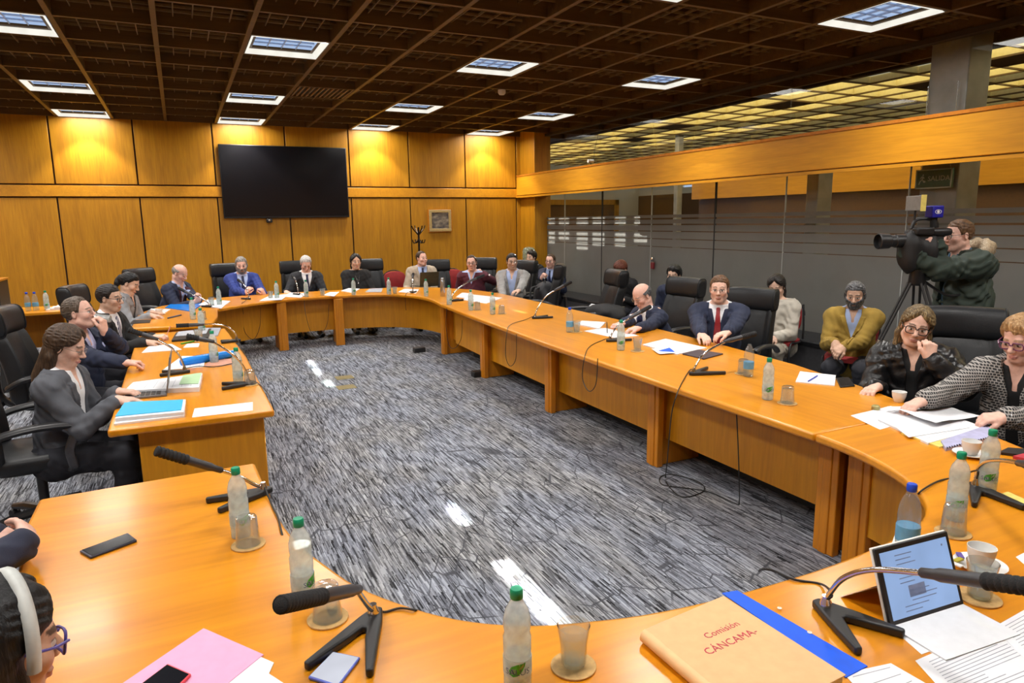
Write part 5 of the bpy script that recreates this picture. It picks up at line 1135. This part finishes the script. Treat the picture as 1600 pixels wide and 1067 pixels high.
quad('folder','pink folder lying at the bottom left of the near table','folder',[(150,1095),(318,981),(412,1022),(285,1125)],th=.004,m=M_pink,bev=.001)
quad('paper','white papers under the right side of the pink folder','papers',[(330,1085),(405,1025),(428,1035),(420,1052),(455,1075),(390,1110)],th=.0025)
# phones
def phone(label,c4,z,case,scr,th=.009):
    P=[at(x,y,z+th) for x,y in c4]; c=sum(P,Vector())/4; q=[(p.x-c.x,p.y-c.y) for p in P]
    t=thing('mobile_phone',label,'phone',(c.x,c.y,z))
    MB().prism(q,.0006,th).build('case',case,t,bevel=.003,seg=3); MB().prism([(x*.92,y*.92) for x,y in q],th,th+.0008).build('screen',scr,t); return t
M_pscr=mat('black_phone_screen',(.008,.009,.012),.12,.05); M_wscr=emit('lit_white_screen',(.85,.88,1),.95)
phone('black phone lying alone on the near left table',[(124,860),(200,832),(214,843),(141,870)],T,mat('dark_navy_case',(.02,.025,.05),.4),M_pscr)
phone('phone with a lit white screen and blue case under the near left microphone',[(481,1057),(520,1017),(563,1026),(528,1072)],T,mat('blue_phone_case',(.10,.14,.55),.4),M_wscr)
phone('phone in a red case on the pink folder',[(190,1090),(262,1036),(299,1052),(240,1110)],T+.0042,mat('red_phone_case',(.75,.06,.08),.4),M_pscr)
phone('black phone beside the notepad before the woman in leather',[(1306,590),(1326,589),(1336,602),(1313,604)],T,M_black,M_pscr)
# orange folder with handwriting, over a blue folder
quad('folder','bright blue folder under the manila folder','folder',[(1128,926),(1152,922),(1356,1040),(1322,1058)],th=.004,m=M_bluef,bev=.001)
f=at(1160,1000,T); c4=[at(x,y,T+.03) for x,y in ((1008,986),(1130,934),(1322,1058),(1180,1130))]; c=sum(c4,Vector())/4
t=thing('document_folder','thick manila folder with red handwriting at the bottom of the picture','folder',(c.x,c.y,T))
q=[Vector((p.x-c.x,p.y-c.y,0)) for p in c4]
MB().prism([(p.x,p.y) for p in q],.034,.0365).build('cover',M_manila,t,bevel=.001); MB().prism([(p.x*.97,p.y*.97) for p in q],.004,.034).build('pages',M_paper,t); MB().prism([(p.x,p.y) for p in q],.0005,.004).build('back_cover',M_manila,t)
e1=(q[0]-q[3]).normalized(); e1=(q[1]-q[0]).normalized(); ln=(q[1]-q[0]).length
g=MB(); pa=[q[0]+Vector((0,0,.0365)),q[3]+Vector((0,0,.0365)),q[3]+Vector((0,0,.0005)),q[0]+Vector((0,0,.0005))]; o_=-e1
n=10; v=[]
for p in (q[0],q[3]):
    for k in range(n): a=-PI/2+PI*k/(n-1); v.append(p+o_*(.018*math.cos(a))+Vector((0,0,.0185+.018*math.sin(a))))
g.add(v,[(k,k+1,n+k+1,n+k) for k in range(n-1)]+[tuple(range(n))[::-1],tuple(range(n,2*n))]); g.build('spine',M_manila,t)
M_pen=mat('red_ink',(.50,.03,.06),.6)
for s_,px,py,sz in (('Comisi\u00f3n',1128,984,.030),('C\u00c1NCAMA-',1143,1002,.033)):
    p=at(px,py,T+.0367); a=(at(1165,968,T)-at(1118,988,T)); ang=math.atan2(a.y,a.x)
    text(s_,sz,M_pen,t,Matrix.Translation((p.x-c.x,p.y-c.y,.0368))@Matrix.Rotation(ang,4,'Z')@Matrix.Shear('XZ',4,(0,0)),ext=.0002)
for (px,py) in ((1218,950),(1265,988)):
    p=at(px,py,T+.005); tag(MB().lathe([(.006,0),(.006,.001),(.003,.0012),(.003,.0002)],14).build('folder_eyelet',M_white,loc=p),'white punched eyelet of the blue folder, '+('upper one' if px<1240 else 'lower one'),'eyelet')
# tablet on its folio
P0=at(1393,978,T+.006); Q0=at(1505,943,T+.006); e=(Q0-P0); w=e.length; ang=math.atan2(e.y,e.x)
t=thing('tablet','tablet with a lit blue white page, propped up on the right of the near table','tablet',P0,ang); tl=math.radians(20); R=Matrix.Rotation(-tl,4,'X')
R=Matrix.Rotation(PI/2-tl,4,'X'); hh=.192
MB().box(-.004,w+.004,-.004,hh+.004,-.009,0,R).build('casing',M_black,t,bevel=.004)
MB().box(-.006,w+.006,-.006,hh+.006,-.016,-.009,R).build('back_cover',M_white,t,bevel=.003)
MB().box(.010,w-.010,.010,hh-.010,0,.0012,R).build('screen',emit('tablet_screen',(.40,.60,1.0),.92),t,smooth=0)
g=MB(); rg=random.Random(4)
for r_ in range(13):
    if r_ in (3,4,7): continue
    y=hh-.025-r_*.012; x=.06 if r_ not in (8,9,10) else .09; g.box(x,x+rg.uniform(.05,.10),y-.0012,y+.0012,.0012,.0016,R)
g.box(w-.035,w-.030,hh-.03,hh-.025,.0012,.0018,R)
g.build('screen_text',mat('screen_text_grey_blue',(.22,.30,.52),.7),t,smooth=0); MB().box(.085,.145,.055,.085,.0012,.0016,R).build('screen_picture',mat('screen_text_grey_blue',(.22,.30,.52),.7),t,smooth=0)
MB().add([R@Vector((.0,.10,-.016)),R@Vector((w,.10,-.016)),Vector((w,.16,-.004)),Vector((0,.16,-.004)),R@Vector((.0,.10,-.018)),R@Vector((w,.10,-.018)),Vector((w,.164,-.004)),Vector((0,.164,-.004))],[(0,1,2,3),(7,6,5,4)]).build('stand_flap',M_white,t)
MB().box(0,w,-.15,.0,-.006,-.001).build('folio_flap',M_paper,t)
tag(MB().box(-.10,.10,-.05,.05,0,.004,Matrix.Rotation(.5,4,'Z')).build('notebook',M_white,loc=at(1420,858,T),bevel=.001),'white notebook behind the tablet','notebook')
for k,(px,l,ln_) in enumerate(((( (1397,985),(1503,948),(1556,980),(1440,1022)),'sheet of faint print just in front of the tablet',9),(((1430,1032),(1560,975),(1650,1050),(1500,1110)),'printed sheet lower right of the tablet with dense lines',14),(((1552,980),(1640,930),(1700,985),(1600,1028)),'printed sheet at the right edge beyond the tablet papers',10),(((1587,870),(1625,850),(1660,870),(1610,890)),'corner of a white sheet at the right edge above the tablet',0),(((1318,1052),(1392,1036),(1460,1075),(1380,1120)),'white sheet at the bottom edge right of the folders',4))):
    quad('paper',l,'paper',px,z=T+.001*(k%3)*.6,th=.0012,lines=ln_)
# papers of the woman in the cardigan
quad('document_stack','untidy stack of white papers before the woman in the cardigan','papers',[(1372,655),(1445,634),(1540,668),(1450,692)],th=.010,lines=6)
quad('paper','loose white sheet sticking out left of the untidy stack of papers','paper',[(1329,649),(1392,634),(1440,652),(1375,671)],z=T+.0002,th=.0015,lines=5)
quad('paper','white sheet slid forward over the stack before the woman in the cardigan','paper',[(1380,652),(1470,645),(1515,668),(1420,683)],z=T+.0105,th=.002,lines=0)
o=quad('paper','curled white sheet on top of the untidy stack of papers','paper',[(1386,640),(1462,629),(1532,650),(1462,668)],z=T+.013,th=.0015,lines=0)
me=o.data; bm_=bmesh.new(); bm_.from_mesh(me); bmesh.ops.subdivide_edges(bm_,edges=bm_.edges[:],cuts=6,use_grid_fill=True)
for v in bm_.verts: v.co.z+=.022*max(0,min(1,.5-v.co.x*3.5))**2+.003*math.sin(v.co.y*30)
bm_.to_mesh(me); bm_.free(); me.shade_smooth()
quad('folder','yellow edged folder under the papers on the right','folder',[(1408,676),(1440,670),(1500,690),(1468,698)],th=.008,m=M_yel)
o=quad('notebook','spiral bound notebook at the edge of the papers on the right','notebook',[(1470,688),(1542,664),(1560,680),(1478,700)],z=T,th=.016,m=mat('lilac_cover',(.42,.42,.62),.6))
g=MB(); A,B=at(1478,700,T+.016)-Vector(o.location),at(1560,680,T+.016)-Vector(o.location); 
for k in range(22): p=A.lerp(B,(k+.5)/22); g.lathe([(.004,-.0006),(.0045,0),(.004,.0006)],8,Matrix.Translation(p)@Matrix.Rotation(PI/2,4,'Y'))
g.build('spiral_binding',M_black,o)
def pen(label,a,b,m,z=T,r=.004):
    A,B=at(*a,z+r),at(*b,z+r); h=(B-A); R=h.to_track_quat('Z','Y').to_matrix().to_4x4(); l=h.length
    t=thing('pen',label,'pen',A); MB().lathe([(.0008,0),(r*.8,.008),(r,.012),(r,l*.7)],10,R).build('barrel',m,t); MB().lathe([(r*1.1,l*.68),(r*1.1,l),(r*.6,l*1.01)],10,R).build('pen_cap',m,t); return t
M_bpen=mat('blue_pen',(.02,.05,.45),.35)
quad('notepad','white notepad with a blue pen before the woman in leather','notepad',[(1243,596),(1250,580),(1306,586),(1304,602)],th=.006); pen('blue pen lying on the white notepad',(1262,596),(1277,587),M_bpen,z=T+.007)
quad('folder','dark folio at the right edge beyond the bottles','folio',[(1560,706),(1575,699),(1625,702),(1625,714)],th=.012,m=M_black); pen('blue pen lying by the dark folio at the right edge',(1583,720),(1625,726),M_bpen); quad('case','red pencil case at the right edge','case',[(1583,712),(1600,708),(1640,714),(1630,724)],th=.014,m=mat('red_case',(.45,.03,.05),.5))
quad('paper','yellow and white note at the right edge under the leaning microphone','note',[(1553,775),(1575,768),(1625,790),(1600,798)],th=.001,m=M_yel)
tag(MB().lathe([(.02,0),(.022,.003),(.022,.02),(.016,.026)],14).build('pill_box',mat('gilt_tin',(.35,.30,.12),.4,metal=.5),loc=at(1368,640,T)),'small gilt tin under the fingers of the woman in the cardigan','tin')
# papers before the man in the red tie and the bald man
quad('document_stack','white papers with a blue logo before the man in the red tie','papers',[(1004,538),(1040,529),(1104,543),(1058,553)],th=.008,lines=0)
o=quad('paper','blue and white printed cover at the near corner of those papers','leaflet',[(1018,545),(1040,541),(1062,551),(1030,553)],z=T+.0085,th=.001); 
g=MB(); L_=Vector(o.location); g.add([at(1028,548,T+.0102)-L_,at(1046,543,T+.0102)-L_,at(1055,550,T+.0102)-L_,at(1036,549,T+.0102)-L_],[(0,1,2,3)]); g.build('blue_print',M_bluef,o,smooth=0)
quad('folder','dark leather folder right of the papers before the man in the red tie','folder',[(1066,552),(1092,546),(1130,552),(1100,560)],th=.010,m=M_dark,bev=.002)
quad('notebook','dark notebook with white pages left of the bald man','notebook',[(898,505),(910,501),(946,503),(936,513)],th=.012)
quad('paper','white sheets under the writing hands of the bald man','papers',[(912,517),(945,512),(998,524),(962,528)],th=.003)
quad('paper','small white card on the black bench by the glass','card',[(918,480),(924,474),(932,476),(926,482)],z=.461,th=.001)
pen('pen in the hand of the bald man',(949,520),(948,504),M_black,z=T+.02)
# far table papers
for px,l,mm,zz in (((( 405,470),(420,462),(452,459),(440,468)),'white papers before the bearded man in blue',M_paper,.006),((( 440,463),(455,457),(480,458),(470,465)),'white sheets under the hands of the white haired man',M_paper,.004),(((505,461),(515,456),(530,456),(522,463)),'white sheet right of the white haired man',M_paper,.002),
  (((533,454),(545,450),(562,451),(552,457)),'open notebook before the woman in black',M_paper,.008),(((570,456),(578,451),(598,450),(596,456)),'grey magazine right of the woman in black',mat('grey_magazine',(.35,.38,.45),.5),.006),(((622,456),(632,451),(655,452),(650,458)),'white papers before the man in beige',M_paper,.004),
  (((712,464),(722,457),(738,458),(730,466)),'white sheet before the man in maroon',M_paper,.003),(((722,468),(738,460),(785,465),(760,474)),'spread white papers between maroon and grey jackets',M_paper,.004),(((310,476),(325,468),(360,470),(345,481)),'white papers by the far left microphone',M_paper,.012),(((258,480),(268,474),(318,473),(300,486)),'bright blue folder on the far left corner table',M_bluep,.010),
  (((228,489),(236,482),(266,483),(258,488)),'pale papers behind the cup at the left corner',M_paper,.008),(((202,506),(208,500),(236,499),(234,504)),'black folio at the edge of the left corner table',M_black,.004)):
    quad('paper' if mm is M_paper else 'folder',l,'papers' if mm is M_paper else 'folder',px,th=zz,m=mm)
# left table things
o=quad('document_stack','sky blue folder on a stack of papers at the near end of the left table','folder stack',[(178,662),(193,628),(290,624),(288,649)],th=.012,m=M_paper); 
MB().prism([(v[0],v[1]) for v in [(p-Vector(o.location))[:] for p in [at(x,y,T+.036) for x,y in ((180,650),(195,628),(286,624),(283,640))]]],.0325,.036).build('blue_cover',M_cyan,o); MB().prism([(v[0],v[1]) for v in [(p-Vector(o.location))[:] for p in [at(x,y,T+.03) for x,y in ((180,654),(196,630),(290,625),(287,644))]]],.012,.032).build('pages',M_paper,o)
quad('paper','plain white sheet at the near corner of the left table','paper',[(300,652),(304,638),(395,628),(395,641)],th=.0015)
o=quad('document_stack','stack of papers in a pale green folder beside the laptop','folder stack',[(194,610),(208,597),(316,583),(311,605)],th=.03,m=M_paper,lines=7); quad('folder','pale green folder end on the stack beside the laptop','folder',[(280,600),(286,586),(315,582),(310,599)],z=T+.0305,th=.003,m=M_green)
# laptop seen edge on
p=at(236,612,T); t=thing('laptop','open laptop seen edge on before the woman in the grey blazer','laptop',(p.x-.02,p.y-.02,T),-.03)
M_lap=mat('grey_laptop',(.16,.16,.17),.4,metal=.5)
MB().box(-.12,.12,-.165,.165,.001,.016).build('keyboard_base',M_lap,t,bevel=.003); g=MB()
for r_ in range(5):
    for k in range(13): g.box(-.06+r_*.030,-.036+r_*.030,-.15+k*.0232,-.13+k*.0232,.016,.018)
g.build('keys',M_black,t,smooth=0); MB().box(-.006,.0,-.165,.165,.0,.235,Matrix.Translation((.122,0,.014))@Matrix.Rotation(.16,4,'Y')).build('screen_lid',M_lap,t,bevel=.002); MB().tube([(.118,-.12,.016),(.118,.12,.016)],.007).build('hinge',M_black,t)
# rolled blue sleeve, chart sheet etc.
A,B=at(283,566,T+.03),at(366,552,T+.03); tag(MB().tube([A.lerp(B,k/8) for k in range(9)],[.026,.031,.033,.034,.034,.034,.033,.031,.027],14).build('rolled_folder',M_bluep),'rolled bright blue plastic folder on the left table','folder')
quad('paper','white sheet with a chart print before the drinking man','paper',[(254,578),(285,556),(322,556),(318,573)],th=.002,lines=4,lm=M_bpen); quad('folder','peach coloured folder under the coaster on the left table','folder',[(318,572),(330,561),(362,560),(362,570)],th=.003,m=M_pinkish)
quad('paper','white sheets under the hands of the man with the striped tie','papers',[(221,551),(232,541),(268,537),(284,546)],th=.003); tag(MB().tube([at(283,537,T+.008),at(303,533,T+.008)],.007).build('marker_pen',M_leaf),'green marker pen on the left table','marker'); quad('paper','small white note by the marker pen','note',[(286,543),(292,537),(312,536),(310,542)],th=.001)
t_=quad('tablet_case','black case with a grey tablet at the far end of the left table','tablet case',[(268,531),(275,519),(330,513),(326,526)],th=.022,m=M_black,bev=.004); quad('paper','grey and white booklet lying on the black case','booklet',[(274,525),(279,518),(326,513),(322,521)],z=T+.0225,th=.004,m=mat('pale_grey_cover',(.45,.46,.5),.5))
quad('folder','grey portfolio behind the tumblers at the far end of the left table','folder',[(300,525),(312,512),(345,512),(340,524)],th=.010,m=mat('slate_cover',(.30,.32,.37),.5))
pen('red pen in the hand of the man with the striped tie',(258,530),(266,510),mat('reddish_pen',(.40,.12,.12),.4),z=T+.03)
# laptop and flask before the man in beige
p=atY(672,458,10.75); t=thing('laptop','dark laptop lid facing the room before the man in the beige blazer','laptop',(p.x,10.78,T),.1)
M_lid=mat('dark_olive_lid',(.05,.045,.025),.4); MB().box(-.17,.17,.0,.22,.001,.016).build('keyboard_base',M_lid,t,bevel=.003); MB().box(-.17,.17,-.004,.002,.016,.245,Matrix.Rotation(.12,4,'X')).build('screen_lid',M_lid,t,bevel=.002)
p=at(692,463,T); t=thing('steel_flask','brushed steel flask beside the dark laptop','flask',p); MB().lathe([(.034,0),(.036,.004),(.036,.215),(.030,.235)],20).build('flask_body',M_steel,t); MB().lathe([(.028,.235),(.028,.262),(.024,.268)],18).build('lid',M_steel,t)
# glasses held by the bearded man
p=atY(398,447,10.98); t=thing('spectacles','spectacles held by the bearded man in the blue suit','spectacles',p); 
for s in (-1,1): MB().tube([(s*.03+.024*math.cos(a),0,.018*math.sin(a)) for a in np.linspace(0,2*PI,15)],.002,6).build('rim',M_black,t); MB().tube([(s*.054,0,.01),(s*.058,.10,.0)],.002,6).build('temple',M_black,t)
MB().tube([(-.008,0,.005),(.008,0,.005)],.002,6).build('bridge',M_black,t)
# old woman's watch and ring stay with her; white sheets on the side desk
w_=PO['hd'][-1]; rt=PO['root']; d_=nrm(w_[2]); W_=w_[1]-d_*.025; R=Vector(d_).to_track_quat('Z','Y').to_matrix().to_4x4(); R.translation=Vector(W_)
g=MB().tube([R@Vector((.034*math.cos(a),.030*math.sin(a),0)) for a in np.linspace(0,2*PI,21)],.006,8); wb=g.build('wristwatch',M_steel,rt); MB().lathe([(.016,-.003),(.017,.0),(.016,.004)],18,Matrix.Translation(R@Vector((0,0,0))+Vector((0,0,.034)))).build('watch_face',mat('pale_watch_face',(.7,.65,.5),.3),wb)
for k in range(3):
    p=atY(85+k*4,463,10.55); tag(MB().box(-.10,.10,-.14,.14,0,.012).build('paper_pile',M_paper,loc=(p.x+.02*k,10.6,T+.0125*k)),('lowest','middle','topmost')[k]+' white paper pile on the side desk','papers')
# ================================================================== glass wall fittings and odd things
p=atX(1017,405,6.64); t=thing('door_lock','chrome knob lock with a red plate on the glass door','lock',(6.69,p.y,p.z)); MB().lathe([(.03,0),(.034,.01),(.03,.035),(.012,.045)],18,Matrix.Rotation(-PI/2,4,'Y')).build('knob',M_chrome,t); MB().box(-.03,0,-.035,.035,-.15,-.05).build('lock_plate',mat('red_lock_plate',(.16,.02,.025),.4),t,bevel=.004)
p=atX(916,257,6.36); t=thing('security_camera','small white camera on top of the wooden beam','camera',(6.45,p.y,2.71)); MB().lathe([(.03,0),(.03,.01),(.008,.012),(.008,.05)],14).build('mount',M_black,t); MB().lathe([(.02,-.06),(.028,-.055),(.028,.05),(.022,.055)],14,Matrix.Translation((0,0,.07))@Matrix.Rotation(PI/2,4,'Y')).build('housing',M_white,t); MB().tube([(.05,0,.07),(.1,.02,.3),(.2,.0,.74)],.003).build('cable',M_cable,t)
p=atX(822,392,6.25); t=thing('water_cooler','water cooler with a clear bottle in the far corner by the glass','water cooler',(6.15,12.0,0)); MB().box(-.15,.15,-.15,.15,0,.95).build('cabinet',M_white,t,bevel=.02); MB().lathe([(.05,.95),(.12,1.0),(.125,1.05),(.125,1.22),(.10,1.27),(.02,1.29)],20).build('bottle',glassmat('cooler_bottle',(.7,.85,.85),1.2,.05,haze=.3,hazec=(.6,.8,.75)),t)
def lump(name,label,cat,loc,size,m,seed,par=None,extra=None):
    rg=np.random.RandomState(seed); mb=MB(); n=24; rings=[]
    ph=rg.uniform(0,6,8)
    for i in range(13):
        v=-1+2*i/12; r=max(.05,(1-abs(v)**3.2))**.5; ring=[]
        for k in range(n):
            a=2*PI*k/n; w=1+.09*math.sin(3*a+ph[0]+v*3)+.06*math.sin(5*a+ph[1]-v*5)+.04*math.sin(8*a+ph[2]+7*v); c,s=math.cos(a),math.sin(a)
            ring.append((math.copysign(abs(c)**.75,c)*r*w*size[0],math.copysign(abs(s)**.75,s)*r*w*size[1],v*size[2]))
        rings.append(ring)
    t=thing(name,label,cat,loc); loft(mb,rings).build('bag_body' if 'pack' in name else 'coat_body',m,t,smooth=70); return t
p=atX(862,470,4.85); t=lump('backpack','black backpack standing on the chair beside the man in the grey blazer','backpack',(p.x-.1,p.y,.70),(.16,.17,.22),cloth('black_nylon',(.012,.012,.016),.6),5)
for s in (-.07,.07): MB().tube(spline([(-.10,s,.15),(-.20,s,.12),(-.21,s,-.05),(-.13,s,-.18)]),.012,8,flat=((0,1,0),1.8)).build('strap',M_blackm,t)
MB().tube(spline([(-.03,-.05,.21),(-.03,0,.27),(-.03,.05,.21)]),.008).build('top_handle',M_blackm,t)
p=atX(945,487,4.62); lump('folded_coat','dark coat folded over the seat of the empty chair left of the bald man','coat',(p.x+.02,p.y,.64),(.22,.26,.14),BLACKC,9)
# ================================================================== television camera on its tripod
fd=Vector((-.86,.36,0)).normalized(); sdv=Vector((fd.y,-fd.x,0)); c=atX(1438,376,5.08); rz=math.atan2(fd.y,fd.x)-PI/2
t=thing('video_camera','black shoulder video camera under a rain cover with a light panel on top','video camera',c,rz)   # local +Y looks along the lens
MB().box(-.065,.065,-.15,.10,-.10,.08).build('camera_body',M_blackm,t,bevel=.02)
MB().lathe([(.045,.10),(.05,.12),(.05,.20),(.044,.205),(.044,.24),(.056,.25),(.060,.33),(.054,.335),(.050,.30),(.001,.295)],24,Matrix.Rotation(-PI/2,4,'X')).build('lens',M_black,t)
MB().box(-.09,-.02,-.05,.09,.045,.10).build('viewfinder',M_black,t,bevel=.012)
MB().lathe([(.030,-.0),(.032,.06),(.034,.10),(.026,.14)],16,Matrix.Translation((-.055,-.05,.065))@Matrix.Rotation(PI/2,4,'X')).build('eyepiece',M_black,t)
MB().tube(spline([(0,-.12,.08),(0,-.10,.15),(0,.04,.16),(0,.08,.09)]),.014).build('carry_handle',M_black,t)
lp=MB().box(-.095,.095,-.01,.02,.225,.335,Matrix.Translation((0,.06,0))).build('light_panel',mat('grey_light_panel',(.22,.22,.21),.4),t,bevel=.004); MB().tube([(0,.06,.155),(0,.06,.23)],.008).build('bracket',M_black,lp)
MB().box(-.099,-.094,.045,.085,.22,.34).build('panel_edge',M_yel,lp)
rc=MB(); rings=[]
for i in range(11):
    v=i/10; y=-.13+.28*v; ee=max(.3,(1-abs(2*v-1)**3))**.6; wx=(.10+.02*math.sin(v*9))*ee; hz=(.15+.03*math.sin(v*7+1))*ee; ring=[]
    for k in range(24):
        a=2*PI*k/24; c_,s_=math.cos(a),math.sin(a); ring.append((c_*wx*(1+.1*math.sin(4*a+v*5)),y,-.06+s_*hz*(1+.08*math.sin(3*a-v*6))*(1 if s_>0 else 1.35)))
    rings.append(ring[::-1])
loft(rc,rings).build('rain_cover',cloth('black_rain_cover',(.010,.010,.011),.6),t,smooth=70)
mf=MB().box(-.045,.045,-.045,.045,-.045,.045,Matrix.Translation((.0,-.09,.215))).build('microphone_flag',mat('deep_blue_cube',(.012,.012,.30),.4),t,bevel=.008)
MB().lathe([(.022,.0),(.024,.05),(.024,.12),(.015,.135)],14,Matrix.Translation((0,-.09,.10))).build('microphone',M_foam,t)
g=MB()
for sx in (1,-1):
    Rf=Matrix.Translation((sx*.0458,-.09,.215))@Matrix.Rotation(sx*PI/2,4,'Y'); n=20
    for r0,r1,f_ in ((.026,.021,.62),(.011,.0,1)):
        v=[]
        for k in range(n): a=2*PI*k/n; v.append(Rf@Vector((r0*math.cos(a)*f_,r0*math.sin(a),0)))
        for k in range(n): a=2*PI*k/n; v.append(Rf@Vector((r1*math.cos(a)*f_,r1*math.sin(a),0)))
        g.add(v,[(k,(k+1)%n,n+(k+1)%n,n+k) for k in range(n)])
g.build('eye_emblem',M_white,mf,smooth=0)
c=Vector(t.location); hz=c.z-.22
tp=thing('tripod','black tripod with thin metal legs carrying the video camera','tripod',(c.x,c.y,0)); MB().lathe([(.05,hz-.12),(.06,hz-.10),(.055,hz-.03),(.06,hz-.02),(.06,hz)],18).build('head',M_black,tp)
for k in range(3):
    a=k*2*PI/3+2.6; d_=Vector((math.cos(a),math.sin(a),0)); n_=Vector((-d_.y,d_.x,0)); L1=MB()
    for s in (-.022,.022): L1.tube([n_*s+d_*.05+Vector((0,0,hz-.1)),n_*s+d_*.27+Vector((0,0,.75))],.010)
    l_=L1.add([],[]).build('leg',M_black,tp)
    MB().tube([d_*.24+Vector((0,0,.84)),d_*.46+Vector((0,0,.03))],.012).build('lower_tube',M_steel,l_); MB().lathe([(.022,0),(.024,.01),(.018,.035)],12,Matrix.Translation(d_*.465)).build('rubber_foot',M_blackm,l_)
MB().tube(spline([(0,0,hz-.05),Vector((0,0,0))-fd*.25+Vector((0,0,hz-.2)),-fd*.42+Vector((0,0,hz-.18))]),.011).build('pan_handle',M_black,tp)
